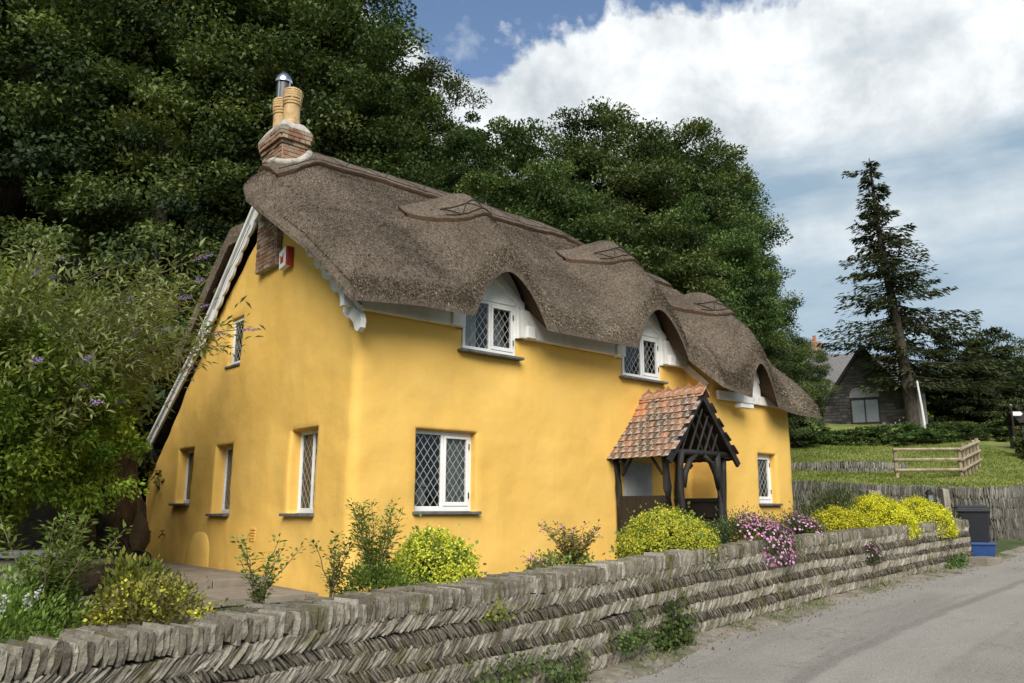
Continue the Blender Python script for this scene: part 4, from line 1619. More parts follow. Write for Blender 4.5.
for sg in (-1, 1):
    mb = MB()
    c = 6.21
    mb.tube([(c + sg * 0.50, -1.30, 1.50), (c + sg * 0.45, -1.30, 1.74), (c + sg * 0.31, -1.30, 1.95), (c + sg * 0.12, -1.30, 2.06)], [0.045, 0.055, 0.05, 0.04], 7, 0.08)
    mb.build('arch_brace', M['black_wood'], porch, smooth=True)
    mb = MB()
    mb.tube([(5.42, -0.18 if sg < 0 else -1.08, 1.72), (5.42, -0.42 if sg < 0 else -0.84, 2.04)], 0.026, 6)
    mb.build('side_brace', M['black_wood'], porch)
    mb = MB()
    t0, t1 = 0.02, 1.04
    for v_ in (PV + 0.02, -0.30):
        mb.beam((PU + sg * PHW * t0, v_, prof_z(t0) - 0.09), (PU + sg * PHW * t1, v_, prof_z(1.0) - 0.12), 0.05, 0.11)
    mb.build('rafter', M['black_wood'], porch)
for k in range(5):
    mb = MB()
    x0 = PU - 0.56 + k * 0.22
    zt = 2.14 + 0.62
    x1 = x0 + 0.42
    # stop under the rafter
    tmax = 1.0
    for t in np.linspace(0, 1, 40):
        x, z = x0 + 0.42 * t, 2.14 + 0.75 * t
        if z > prof_z(min(abs(x - PU) / PHW, 1)) - 0.13:
            tmax = t
            break
    if tmax > 0.1:
        mb.tube([(x0, -1.29, 2.14), (x0 + 0.42 * tmax, -1.29, 2.14 + 0.75 * tmax)], 0.022, 6, 0.1)
        mb.build('lattice_slat', M['black_wood'], porch)
for k in range(3):
    mb = MB()
    x0 = PU + 0.10 + k * 0.24
    tmax = 1.0
    for t in np.linspace(0, 1, 40):
        x, z = x0 - 0.42 * t, 2.14 + 0.75 * t
        if z > prof_z(min(abs(x - PU) / PHW, 1)) - 0.13:
            tmax = t
            break
    mb.tube([(x0, -1.25, 2.14), (x0 - 0.42 * tmax, -1.25, 2.14 + 0.75 * tmax)], 0.02, 6, 0.1)
    mb.build('lattice_slat', M['black_wood'], porch)
for k in range(2):
    MB().box(5.385, 5.415, -1.14 + k * 0.55, -0.60 + k * 0.55, -0.3, 1.36).build('side_panel', M['board'], porch)
MB().box(7.085, 7.12, -1.14, -0.06, -0.3, 1.26).build('side_panel', M['board'], porch)
MB().box(7.06, 7.13, -1.16, -0.04, 1.26, 1.33).build('panel_rail', M['black_wood'], porch)
MB().box(7.05, 7.085, -1.14, -0.06, 0.98, 1.05).build('panel_rail', M['black_wood'], porch)
d_ = MB().box(5.62, 6.40, -0.06, 0.0, -0.2, 1.98).build('door', M['door'], cot, bevel=0.01)
MB().box(6.28, 6.33, -0.10, -0.06, 0.9, 1.02).build('door_handle', M['rust'], d_)


# ------------------------------------------------------------------ stone walls of slates on edge
slab_meshes = []
RQ = np.array([(-0.5, -0.5), (0.5, -0.5), (0.5, 0.5), (-0.5, 0.5)])
SLAB_F = [(3, 2, 1, 0), (12, 13, 14, 15)] + [(4 * r + i, 4 * r + (i + 1) % 4, 4 * r + 4 + (i + 1) % 4, 4 * r + 4 + i) for r in range(3) for i in range(4)]


def slab_verts():
    """a split slate: four uneven rings from end to end, ends narrower and broken"""
    P = np.zeros((4, 4, 3))
    for r, (z, k) in enumerate(((-0.5, 0.72), (-0.2, 1.0), (0.22, 0.98), (0.5, 0.66))):
        P[r, :, 0] = RQ[:, 0] * k * (1 + rng.uniform(-0.15, 0.15)) + rng.uniform(-0.09, 0.09)
        P[r, :, 1] = RQ[:, 1] + (RQ[:, 1] < 0) * ((1 - k) * 0.10 + rng.uniform(-0.035, 0.035, 4))
        P[r, :, 2] = z + rng.uniform(-0.035, 0.035) + rng.uniform(-0.03, 0.03, 4)
    return P.reshape(-1, 3)


def unit_slab(mat, tone):
    m_ = MB()
    m_.v = [tuple(p) for p in slab_verts()]
    m_.f = list(SLAB_F)
    m_.t = [tone] * len(SLAB_F)
    return m_


def slab_wall(name, path, base_fn, top_fn, rows, mat, label, cat, n_parts=0, part_from=None, thick=0.45, back=True, group=None, core='soil', batter=0.04):
    """rows: list of (height, lean deg, slate thickness, tone)"""
    root = empty(name, (float(path[0][0]), float(path[0][1]), float(base_fn(path[0][1]))))
    tag(root, label, cat, group)
    o3 = np.array(root.location)
    seg_ = np.linalg.norm(np.diff(path, axis=0), axis=1)
    cum = np.concatenate([[0], np.cumsum(seg_)])
    T = np.gradient(path, axis=0)
    T /= np.linalg.norm(T, axis=1)[:, None]
    cand, joined = [], MB()
    total = sum(r[0] for r in rows)
    zacc = 0.0
    for ri, (h, lean, th, tone) in enumerate(rows):
        a0 = R(lean)
        s = 0.0
        while s < cum[-1]:
            step = th * rng.uniform(0.7, 1.35)
            x, y = np.interp(s, cum, path[:, 0]), np.interp(s, cum, path[:, 1])
            t = np.array([np.interp(s, cum, T[:, 0]), np.interp(s, cum, T[:, 1])])
            t /= np.linalg.norm(t)
            nrm2 = np.array([t[1], -t[0]])
            zb, zt = float(base_fn(y)) - 0.05, float(top_fn(y))
            sc = (zt - zb) / total
            hh = h * sc
            wav = 0.022 * fbm(s * 1.1, ri * 7.7) if ri else 0.0
            zc = zt - (zacc + h / 2) * sc + float(wav)
            a = a0 + rng.normal(0, 0.075)
            L = hh / max(math.cos(a), 0.5) * rng.uniform(0.96, 1.16)
            up = np.array([t[0] * math.sin(a), t[1] * math.sin(a), math.cos(a)])
            k = np.array([t[0] * math.cos(a), t[1] * math.cos(a), -math.sin(a)])
            yaw = rng.normal(0, 0.05)
            out = np.array([nrm2[0], nrm2[1], 0]) + np.array([t[0], t[1], 0]) * yaw
            dep = 0.26
            pro = rng.normal(0, 0.0065) + batter * (zacc / total) + (0.012 if ri == 0 else 0) + 0.012 * float(vnoise(s * 0.7, ri * 3.1))
            c = np.array([x, y, zc]) + out * (pro - dep / 2)
            if ri == 0:
                c[2] += rng.normal(0, 0.010)
            tn = float(np.clip(tone + rng.normal(0, 0.19) + 0.12 * float(fbm(s * 0.45, ri * 2.2)), 0.02, 1))
            thk = step * (math.cos(a) if abs(a) > 0.3 else 1.0) * rng.uniform(0.72, 0.94)
            cand.append((ri, s, c, k, -out, up, thk, dep, L, tn, zt))
            s += step
        zacc += h
    part_ids = set()
    if n_parts:
        c0 = [i for i, q in enumerate(cand) if q[0] == 0 and q[2][1] > part_from]
        c1 = [i for i, q in enumerate(cand) if q[0] == 1 and q[2][1] > part_from + 0.2]
        part_ids = set(c0[:int(n_parts * 0.58)]) | set(c1[:n_parts - int(n_parts * 0.58)])
        for tq in np.linspace(0.08, 1.0, 14):
            for rep in range(2):
                slab_meshes.append((tq, unit_slab(mat, float(tq)).mesh('stone', mat)))
    U8 = np.array([(-.5, -.5, -.5), (.5, -.5, -.5), (.5, .5, -.5), (-.5, .5, -.5), (-.5, -.5, .5), (.5, -.5, .5), (.5, .5, .5), (-.5, .5, .5)])
    for i, (ri, s, c, k, dn, up, thk, dep, L, tn, zt) in enumerate(cand):
        if i in part_ids:
            me_ = min(slab_meshes, key=lambda q: abs(q[0] - tn) + 0.05 * random.random())[1]
            ob = link('stone', me_, root)
            mx = Matrix(((k[0] * thk, dn[0] * dep, up[0] * L, c[0] - o3[0]), (k[1] * thk, dn[1] * dep, up[1] * L, c[1] - o3[1]), (k[2] * thk, dn[2] * dep, up[2] * L, c[2] - o3[2]), (0, 0, 0, 1)))
            ob.matrix_local = mx
        else:
            q = slab_verts()
            p = c + q[:, :1] * thk * k + q[:, 1:2] * dep * dn + q[:, 2:] * L * up - o3
            b_ = len(joined.v)
            joined.v += [tuple(x_) for x_ in p]
            joined.f += [tuple(b_ + i_ for i_ in f_) for f_ in SLAB_F]
            joined.t += [tn] * len(SLAB_F)
    if back:                                     # a second coping row at the back of the wall
        s = 0.0
        h, lean, th, tone = rows[0]
        while s < cum[-1]:
            step = th * rng.uniform(0.8, 1.4)
            x, y = np.interp(s, cum, path[:, 0]), np.interp(s, cum, path[:, 1])
            t = np.array([np.interp(s, cum, T[:, 0]), np.interp(s, cum, T[:, 1])])
            nrm2 = np.array([t[1], -t[0]])
            if fbm(s * 0.35, 5.5) > -0.15:
                zt = float(top_fn(y)) - 0.03 + rng.normal(0, 0.010)
                c = np.array([x, y, zt - 0.09]) - np.array([*nrm2, 0]) * (thick - 0.02)
                a = rng.normal(0.1, 0.1)
                k = np.array([t[0] * math.cos(a), t[1] * math.cos(a), -math.sin(a)])
                up = np.array([t[0] * math.sin(a), t[1] * math.sin(a), math.cos(a)])
                q = U8 * (1 + rng.uniform(-0.1, 0.1, (8, 3)))
                p = c + q[:, :1] * step * k - q[:, 1:2] * 0.2 * np.array([*nrm2, 0]) + q[:, 2:] * 0.22 * up - o3
                joined.tone = float(np.clip(rng.normal(0.45, 0.15), 0, 1))
                joined.hexa(p)
            s += step
    o = joined.build('stones', mat, root)
    o['kind'] = 'stuff'
    # earth and rubble heart
    mb = MB()
    for i in range(0, len(path) - 1, 2):
        i2 = min(i + 2, len(path) - 1)
        P8 = []
        for zf in (0, 1):
            for ii, w in ((i, -0.10), (i2, -0.10), (i2, -thick), (i, -thick)):
                n2 = np.array([T[ii][1], -T[ii][0]])
                q = path[ii] + n2 * w
                z = float(base_fn(path[ii][1])) - 0.25 if zf == 0 else float(top_fn(path[ii][1])) - 0.055
                P8.append((q[0] - o3[0], q[1] - o3[1], z - o3[2]))
        mb.hexa(P8)
    mb.build('wall_core', M[core], root)
    return root


GW = catmull([(-4.9, 0.7), (-4.25, 1.7), (-2.46, 4.0), (-1.3, 5.6), (0.64, 8.0), (2.3, 10.2), (5.2, 13.25), (9.45, 17.35), (9.82, 17.85), (9.72, 18.35), (9.2, 18.75), (8.2, 19.2)], 0.22)
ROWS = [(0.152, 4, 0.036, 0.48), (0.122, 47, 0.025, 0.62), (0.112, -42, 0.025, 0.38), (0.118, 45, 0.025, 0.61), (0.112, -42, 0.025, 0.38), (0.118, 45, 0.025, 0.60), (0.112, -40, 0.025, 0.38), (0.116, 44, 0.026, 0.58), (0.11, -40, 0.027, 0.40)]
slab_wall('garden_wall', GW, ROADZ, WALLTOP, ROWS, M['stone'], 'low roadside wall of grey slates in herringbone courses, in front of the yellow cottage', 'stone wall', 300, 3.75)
VR = [(0.24, 3, 0.062, 0.44), (0.22, -6, 0.058, 0.34), (0.24, 7, 0.062, 0.36), (0.24, -6, 0.062, 0.32), (0.26, 4, 0.065, 0.34)]
w2path = catmull(np.vstack([W2, W2B[1:]]), 0.4)
slab_wall('far_garden_wall', w2path, lambda y: float(ROADZ(y)) - 0.05 + 0.0, lambda y: float(np.interp(y, [23.5, 26, 28.5, 42], [2.16, 2.32, 2.62, 3.3])), VR, M['fieldstone'], 'rough grey stone retaining wall along the road behind the wheelie bin', 'stone wall', core='soil', back=False)
w3path = catmull([(10.6, 33.6), (12.6, 33.2), (14.4, 33.0), (16.4, 33.6)], 0.4)
slab_wall('lawn_terrace_wall', w3path, lambda y: 2.75, lambda y: float(np.interp(y, [33.0, 33.7], [3.46, 3.40])), [(0.24, 4, 0.075, 0.5), (0.22, -6, 0.075, 0.4), (0.24, 5, 0.075, 0.4)], M['fieldstone'], 'low dry stone terrace wall crossing the lawn beyond the cottage', 'stone wall', back=False)

# ------------------------------------------------------------------ terrace beside the gable
pv = empty('paved_terrace', tuple(HO), HA)
tag(pv, kind='structure')
def pave(u0, u1, v0, v1, z, su, sv_, tk):
    u = u0
    row = 0
    while u < u1 - 0.1:
        w = min(su * rng.uniform(0.85, 1.2), u1 - u)
        v = v0
        while v < v1 - 0.1:
            d = min(sv_ * rng.uniform(0.8, 1.3), v1 - v)
            mb = MB()
            mb.tone = float(rng.uniform(0.2, 0.8))
            dz = rng.normal(0, 0.004)
            mb.box(u + 0.006, u + w - 0.006, v + 0.006, v + d - 0.006, z - tk + dz, z + dz)
            mb.build('paving_slab', M['paving'], pv, bevel=0.012)
            v += d
        u += w
pave(-2.9, -0.10, 2.05, 8.7, 0.13, 0.62, 0.8, 0.17)
pave(-2.9, -0.10, 0.55, 2.05, 0.012, 0.62, 0.75, 0.10)
mb = MB()
mb.box(-2.88, -0.12, 2.12, 8.68, -0.35, 0.05)
mb.box(-2.88, -0.12, 0.62, 2.12, -0.35, -0.05)
o = mb.build('terrace_bed', M['soil'], pv)


# ------------------------------------------------------------------ foliage makers
def unit(a):
    return a / np.maximum(np.linalg.norm(a, axis=-1, keepdims=True), 1e-9)


def rdir(n):
    return unit(rng.normal(size=(n, 3)))


def leaf_quads(P, D, N, L, W):
    S = unit(np.cross(D, N))
    L = np.broadcast_to(np.asarray(L, float), (len(P),))[:, None]
    W = np.broadcast_to(np.asarray(W, float), (len(P),))[:, None]
    bend = unit(np.cross(S, D)) * L * 0.10
    V = np.stack([P, P + D * L * 0.45 + S * W / 2 + bend, P + D * L, P + D * L * 0.45 - S * W / 2 + bend], 1)
    return V.reshape(-1, 3), np.arange(4 * len(P)).reshape(-1, 4)


def stuffed(o):
    o['kind'] = 'stuff'
    return o


def leaf_mesh(name, P, D, N, L, W, tone, mat):
    V, F = leaf_quads(P, D, N, L, W)
    return np_mesh(name, V, F, mat, np.clip(tone, 0, 1))


def crown_points(rad, nclump, per, flat=0.5, shell=0.35, lump=0.25, low=-0.8, seed=0):
    """leaf positions in clumps spread through an uneven ellipsoid; returns points, outward, clump tone"""
    rx, ry, rz = rad
    d = rdir(nclump * 3)
    d = d[d[:, 2] > low][:nclump]
    n = len(d)
    r = (1 - shell * rng.random(n) ** 1.6)
    inner = rng.random(n) < 0.22
    r[inner] *= rng.uniform(0.35, 0.8, inner.sum())
    r *= 1 + lump * fbm(d[:, 0] * 1.9 + seed, d[:, 1] * 1.9, d[:, 2] * 1.9, 3)
    C = d * r[:, None] * np.array([rx, ry, rz])
    cs = (rx * ry * rz) ** (1 / 3)
    cr = cs * rng.uniform(0.10, 0.23, n)
    k = per
    j = np.repeat(np.arange(n), k)
    off = rng.normal(size=(n * k, 3))
    off = off / np.linalg.norm(off, axis=1)[:, None] * (rng.random((n * k, 1)) ** 0.45 * 1.75) * np.array([1, 1, flat])
    # sprays hang outward from the clump
    P = C[j] + off * cr[j][:, None] * 0.62
    out = unit(d[j] * 0.8 + off * 0.5)
    tn = (0.45 + 0.28 * rng.normal(size=n))[j]
    return P, out, tn


def crown_mesh(name, rad, nclump, per, L, mat, seed, flat=0.5, wl=0.55, lump=0.25, droop=0.2, low=-0.8, shell=0.35):
    P, out, tn = crown_points(rad, nclump, per, flat, shell, lump, low, seed)
    n = len(P)
    D = unit(out * 0.7 + rdir(n) * 0.8 + np.array([0, 0, -droop]))
    N = unit(out * 0.5 + np.array([0, 0, 0.9]) + rdir(n) * 0.65)
    l = L * rng.uniform(0.6, 1.3, n)
    return leaf_mesh(name, P, D, N, l, l * wl, tn + rng.normal(0, 0.16, n), mat)


def trunk_mesh(name, h, r, limbs, spread, mat, lean=0.0):
    mb = MB()
    K = 9
    P = [(0.25 * r * math.sin(k * 1.3) + lean * h * (k / (K - 1)), 0.25 * r * math.cos(k * 1.7), h * k / (K - 1)) for k in range(K)]
    mb.tube(P, [r * (1.35 - 0.95 * k / (K - 1)) if k else r * 1.8 for k in range(K)], 9, 0.06)
    for q in range(limbs):
        t = rng.uniform(0.35, 0.92)
        a = q * 2.4 + rng.uniform(-0.4, 0.4)
        b = np.array([lean * h * t, 0, h * t])
        ln = spread * rng.uniform(0.22, 0.42)
        e = np.array([math.cos(a), math.sin(a), rng.uniform(0.3, 0.9)]) * ln
        m = b + e * 0.5 + np.array([0, 0, 0.12 * ln])
        mb.tube([tuple(b), tuple(m), tuple(b + e)], [r * 0.42 * (1.2 - t * 0.6), r * 0.26, r * 0.08], 6, 0.08)
    return mb.mesh(name, mat, True)


# ---- woodland: five kinds of crown, copied
CROWNS = [crown_mesh('crown', (4.2, 4.2, 5.2), 330, 320, 0.145, M['wood_leaf'], 1.0, flat=0.42),
          crown_mesh('crown', (4.4, 4.0, 4.6), 340, 310, 0.140, M['bright_leaf'], 5.0, lump=0.20, shell=0.28, flat=0.42),
          crown_mesh('crown', (3.8, 4.2, 5.8), 330, 310, 0.145, M['wood_leaf'], 9.0, lump=0.30, flat=0.42),
          crown_mesh('crown', (4.6, 4.4, 4.2), 340, 310, 0.142, M['bright_leaf'], 13.0, lump=0.20, shell=0.28, flat=0.35),
          crown_mesh('crown', (3.0, 3.0, 5.0), 150, 280, 0.145, M['wood_leaf'], 17.0, lump=0.26, shell=0.55)]
TRUNKS = [trunk_mesh('trunk', 9.0, 0.34, 9, 3.2, M['bark']), trunk_mesh('trunk', 9.0, 0.28, 8, 2.8, M['bark'], 0.04)]


def tree(x, y, ztop, kind, sc, label, group=None, zs=1.0, rz=None, name='broadleaf_tree'):
    zb = float(ground_z(x, y)) - 0.2
    t = empty(name, (x, y, zb))
    tag(t, label, 'tree', group)
    cr = link('crown', CROWNS[kind], t)
    half = {0: 5.2, 1: 4.6, 2: 5.8, 3: 4.2, 4: 5.0}[kind] * sc * zs
    zc = ztop - half * 0.98
    cr.location = (0, 0, zc - zb)
    cr.scale = (sc, sc, sc * zs)
    cr.rotation_euler = (0, 0, rng.uniform(0, 6.28) if rz is None else rz)
    tr = link('trunk', TRUNKS[kind % 2], t)
    hh = max(zc - zb + half * 0.45, 2.5)
    tr.scale = (sc * 1.1, sc * 1.1, hh / 9.0)
    return t


GB = 'woodland trees crowding the slope behind the cottage'
tree(-15.2, 23.0, 20.5, 0, 1.25, 'dark tree filling the top left corner above the purple-flowered shrub', GB)
tree(-12.4, 27.0, 24.5, 2, 1.25, 'tall dark woodland tree left of the chimney, reaching past the top edge', GB)
tree(-10.3, 22.0, 14.5, 4, 1.05, 'small shadowed tree low between the purple-flowered shrub and the chimney', GB)
tree(-8.3, 25.5, 19.6, 1, 1.15, 'large leafy tree rising straight behind the chimney pots', GB)
tree(-9.4, 28.5, 24.6, 0, 1.2, 'tall tree above the thatched ridge just right of the chimney', GB)
tree(-4.9, 31.0, 20.2, 2, 0.80, 'loose-crowned tree at the left edge of the blue sky', GB)
tree(-0.9, 31.0, 17.2, 4, 0.84, 'airy tree with gaps of cloud showing between its twigs', GB)
tree(1.6, 33.5, 17.3, 4, 0.95, 'thin-topped tree in the dip of the skyline above the first dormer', GB)
tree(-0.9, 25.8, 13.6, 3, 0.95, 'mid-height tree close behind the ridge above the first dormer', GB)
tree(3.2, 27.5, 12.4, 1, 0.85, 'yellower green tree just behind the ridge between the two left dormers', GB)
tree(5.2, 34.5, 18.9, 3, 1.12, 'round-topped tree above the middle dormer, highest of the right-hand clump', GB)
tree(7.7, 34.5, 17.9, 1, 0.92, 'broad rounded tree right of the highest crown, above the right end of the roof', GB)
tree(6.6, 30.0, 13.0, 3, 0.80, 'dense tree directly behind the right end of the thatch', GB)
tree(10.4, 37.0, 13.6, 2, 0.72, 'dark tree at the right edge of the wood, left of the conifer', GB)
tree(10.4, 33.8, 9.2, 0, 0.52, 'small dark tree at the foot of the wood beside the lawn', GB)
tree(13.4, 44.0, 12.0, 2, 0.62, 'low dark tree between the wood and the stone chapel', GB)
tree(13.9, 39.5, 10.2, 0, 0.44, 'dark bushy tree at the right end of the thatch, left of the chapel', GB, 1.2)
sh = 'shadowed woodland tree deep in the wood, only scraps of leaf showing between nearer crowns'
for x, y, zt, k, s in ((-20, 30, 26, 0, 1.4), (-16, 33, 29, 3, 1.4), (-13, 34, 29, 0, 1.4), (-9.6, 35, 25.0, 2, 1.1), (4, 39, 17.5, 0, 1.1), (8, 42, 18.5, 0, 1.2), (-18.5, 21, 13, 3, 1.1)):
    tree(x, y, zt, k, s, sh, 'hidden woodland trees')
UND = crown_mesh('crown', (1.9, 1.9, 1.7), 120, 110, 0.15, M['wood_leaf'], 23.0, lump=0.3)
def shrub(x, y, z, s, label, me=None, group=None, name='shrub', zs=1.0):
    t = empty(name, (x, y, z))
    tag(t, label, 'shrub', group)
    c = link('foliage', me or UND, t, (0, 0, 1.1 * s * zs), (0, 0, rng.uniform(0, 6)))
    c.scale = (s, s, s * zs)
    return t
for x, y, s, l in ((-8.9, 19.2, 1.35, 'dark bush at the foot of the wood, behind the left slope of the thatch'), (-10.9, 18.4, 1.5, 'dark bush between the gable and the purple-flowered shrub'), (-9.9, 20.5, 2.1, 'large dark bush under the trees left of the chimney'), (-12.8, 19.0, 1.7, 'dark bush behind the purple-flowered shrub at the left edge')):
    shrub(x, y, float(ground_z(x, y)), s, l)

# ---- tall thin conifer in front of the chapel
def conifer(x, y, zb, h, lean, label):
    t = empty('spruce_tree', (x, y, zb))
    tag(t, label, 'tree')
    mb = MB()
    K = 16
    ax = lambda f: np.array([lean * h * f + 0.10 * math.sin(f * 7), 0.05 * math.sin(f * 9), h * f])
    mb.tube([tuple(ax(k / (K - 1))) for k in range(K)], [0.42 * (1 - k / (K - 1)) ** 0.8 + 0.03 for k in range(K)], 8, 0.05)
    bp, P, D, N, L, T_ = MB(), [], [], [], [], []
    f = 0.215
    while f < 0.992:
        nb = 5 if f < 0.9 else 4
        for q in range(nb):
            a = rng.uniform(0, 2 * math.pi)
            g = (1 - f)
            ln = (0.22 + 7.6 * g ** 1.08) * rng.uniform(0.40, 1.05)
            if math.cos(a) > 0.2 and f < 0.5:
                ln *= 1.15
            if math.cos(a) < 0.3 and f < 0.36:
                ln *= 0.42
            if f > 0.945 and f < 0.965 and q == 0:
                a, ln = math.pi * 0.97, 1.7
            b = ax(f)
            pts_ = []
            for k in range(6):
                s_ = k / 5
                dz = -0.30 * ln * s_ + 0.24 * ln * s_ ** 2.2 + (0.1 if f > 0.9 else 0)
                pts_.append(b + np.array([math.cos(a) * ln * s_, math.sin(a) * ln * s_, dz]))
            mb.tube([tuple(p) for p in pts_[:5]], [0.05 * g + 0.02, 0.04 * g + 0.014, 0.02, 0.012, 0.008], 4)
            m_ = int(31 * ln + 12)
            s_ = rng.random(m_) ** 0.75
            pp = np.array([[np.interp(v, np.linspace(0, 1, 6), [p[c] for p in pts_]) for c in range(3)] for v in s_])
            side = np.array([-math.sin(a), math.cos(a), 0])
            w_ = rng.normal(0, 0.16, m_) * ln * (0.35 + s_) * 0.7
            pp = pp + side * w_[:, None] + np.array([0, 0, 1]) * (-np.abs(w_) * 0.25 - rng.random(m_) * 0.28)[:, None]
            P.append(pp)
            D.append(unit(np.array([math.cos(a), math.sin(a), -0.35]) + side * np.sign(w_)[:, None] * 0.6 + rng.normal(0, 0.3, (m_, 3))))
            N.append(unit(np.array([0, 0, 1.0]) + rng.normal(0, 0.45, (m_, 3))))
            L.append(rng.uniform(0.20, 0.48, m_))
            T_.append(np.full(m_, rng.normal(0.45, 0.18)) + rng.normal(0, 0.15, m_))
        f += 0.0165 + 0.007 * rng.random()
    mb.build('trunk', M['bark'], t, smooth=True)
    P, D, N, L, T_ = map(np.concatenate, (P, D, N, L, T_))
    stuffed(link('crown', leaf_mesh('crown', P, D, N, L, L * 0.36, T_, M['conifer']), t))
    return t


conifer(25.4, 50.5, 5.4, 19.4, -0.066, 'tall thin spruce with drooping branches standing in front of the stone chapel')

# ---- yew-like trees and bushes at the right
YEW = crown_mesh('crown', (3.6, 3.4, 3.6), 320, 170, 0.23, M['yew'], 31.0, flat=0.25, wl=0.4, lump=0.34, droop=0.35)
def yew(x, y, zc, sx, sz, label, mat_me=None):
    zb = float(ground_z(x, y)) - 0.2
    t = empty('yew_tree', (x, y, zb))
    tag(t, label, 'tree', 'dark trees right of the conifer')
    c = link('crown', mat_me or YEW, t, (0, 0, zc - zb), (0, 0, rng.uniform(0, 6)))
    c.scale = (sx, sx, sz)
    tr = link('trunk', TRUNKS[0], t)
    tr.scale = (0.8, 0.8, max(zc - zb, 1.0) / 9)
    return t
yew(31.0, 53.0, 9.2, 1.05, 1.1, 'dark spreading yew immediately right of the spruce trunk')
yew(34.5, 55.0, 7.3, 1.0, 1.0, 'dark drooping tree right of the spreading yew')
yew(37.8, 57.0, 5.9, 0.9, 0.9, 'lower dark tree beside the white fingerpost')
LGT = crown_mesh('crown', (3.4, 3.4, 3.4), 240, 95, 0.24, M['hedge_leaf'], 37.0, lump=0.25)
yew(45.5, 68.0, 9.6, 1.35, 1.2, 'light green bushy tree at the right edge of the picture', LGT)
yew(41.5, 78.0, 10.2, 1.0, 1.0, 'pale green tree in front of the distant white-walled house', LGT)
# belt of bushes below the chapel
SHR = crown_mesh('foliage', (1.9, 1.6, 1.35), 110, 105, 0.16, M['bright_leaf'], 41.0, lump=0.3, low=-0.5)
belt = [(13.2, 40.5, 1.15, 'bush at the top of the lawn nearest the thatched roof'), (15.6, 41.6, 1.1, 'second bush from the roof along the top of the lawn'), (18.0, 42.6, 1.15, 'third bush from the roof along the top of the lawn'),
        (20.4, 43.4, 1.05, 'bush below the left half of the chapel gable'), (22.6, 44.0, 1.1, 'bush right below the chapel window'), (24.8, 44.6, 1.05, 'bush in front of the spruce foot'),
        (27.0, 45.0, 1.35, 'bigger bush right of the spruce foot, above the timber fence'), (29.4, 46.4, 1.2, 'bush above the corner of the timber fence'), (31.8, 48.0, 1.2, 'bush right of the fence corner under the dark yews')]
for x, y, s, l in belt:
    shrub(x + rng.uniform(-.4, .4), y + rng.uniform(-.6, .9), float(ground_z(x, y)) - 0.55, s * rng.uniform(0.72, 1.12), l, SHR if rng.random() < 0.7 else UND, 'bushes along the top of the lawn', zs=rng.uniform(0.48, 0.72))
for x, y, s, l in ((24.4, 36.4, 0.75, 'rough leafy bush on the bank right of the timber fence'), (26.2, 37.6, 0.8, 'rough leafy bush beside the brown shelter at the right edge')):
    shrub(x, y, float(ground_z(x, y)) - 0.3, s, l, LGT and SHR)

# wooded face of the far hills: a mass of crowns too far to part
n = 9000
hxr = rng.uniform(60, 420, n)
hyr = rng.uniform(240, 430, n)
hz = 62 * sstep(hyr, 235, 420) + 14 * fbm(hxr * 0.008, hyr * 0.008) - 2
Pp = np.repeat(np.stack([hxr, hyr, hz + 1.5], 1), 3, 0) + rng.normal(0, 1.6, (3 * n, 3))
o = link('far_woods', leaf_mesh('far_woods', Pp, rdir(3 * n), unit(rdir(3 * n) + np.array([0, -0.6, 0.8])), rng.uniform(2, 4.5, 3 * n), rng.uniform(2, 3.5, 3 * n), 0.5 + 0.25 * np.repeat(rng.normal(size=n), 3), M['far_wood']))
tag(o, 'distant wooded hillside on the skyline at the right', 'woods', kind='stuff')

# ------------------------------------------------------------------ chapel and houses beyond
def gz(x, y):
    return float(ground_z(x, y))


cx_, cy_, cz_ = 23.6, 53.0, 5.9
ch = empty('stone_chapel', (cx_, cy_, cz_ + 0.2), R(-25))
tag(ch, 'dark stone chapel with steep gable, twin arched window and bunting', 'chapel')
HW, EV, AP, LN = 2.75, 2.2, 6.1, 8.0
mb = MB()
mb.prism([(-HW, -1), (HW, -1), (HW, EV), (0, AP), (-HW, EV)], lambda a, b, d: (a, d, b), 0, LN)
wl_ = mb.build('wall', M['darkstone'], ch)
st = MB()
z = -0.6
while z < AP - 0.2:
    h = rng.uniform(0.16, 0.26)
    lim = HW if z + h < EV else HW * (AP - z - h) / (AP - EV)
    x = -lim
    while x < lim - 0.1:
        w = rng.uniform(0.25, 0.6)
        x2 = min(x + w, lim)
        if not (-1.1 < (x + x2) / 2 - 0.1 < 0.9 and 0.2 < z < 3.6):
            st.tone = float(np.clip(rng.normal(0.45, 0.22), 0, 1))
            st.box(x + 0.012, x2 - 0.012, -0.03 - rng.uniform(0, 0.03), 0.02, z + 0.012, z + h - 0.012)
        x = x2
    z += h
st.build('masonry', M['darkstone'], wl_)
for sg in (-1, 1):
    mb = MB()
    e = 0.25
    t_ = (HW + e) / HW
    zb = AP - (AP - EV) * t_
    mb.hexa([(0, -0.35, AP), (sg * HW * t_, -0.35, zb), (sg * HW * t_, LN + .2, zb), (0, LN + .2, AP), (0, -0.35, AP + 0.16), (sg * HW * t_, -0.35, zb + 0.16), (sg * HW * t_, LN + .2, zb + 0.16), (0, LN + .2, AP + 0.16)])
    rf = mb.build('roof', M['grey_slate_roof'], ch)
    mb = MB()
    mb.hexa([(0, -0.42, AP - 0.12), (sg * HW * t_, -0.42, zb - 0.12), (sg * HW * t_, -0.34, zb - 0.12), (0, -0.34, AP - 0.12), (0, -0.42, AP + 0.2), (sg * HW * t_, -0.42, zb + 0.2), (sg * HW * t_, -0.34, zb + 0.2), (0, -0.34, AP + 0.2)])
    mb.build('verge_board', M['black_wood'], rf)
fr = MB()
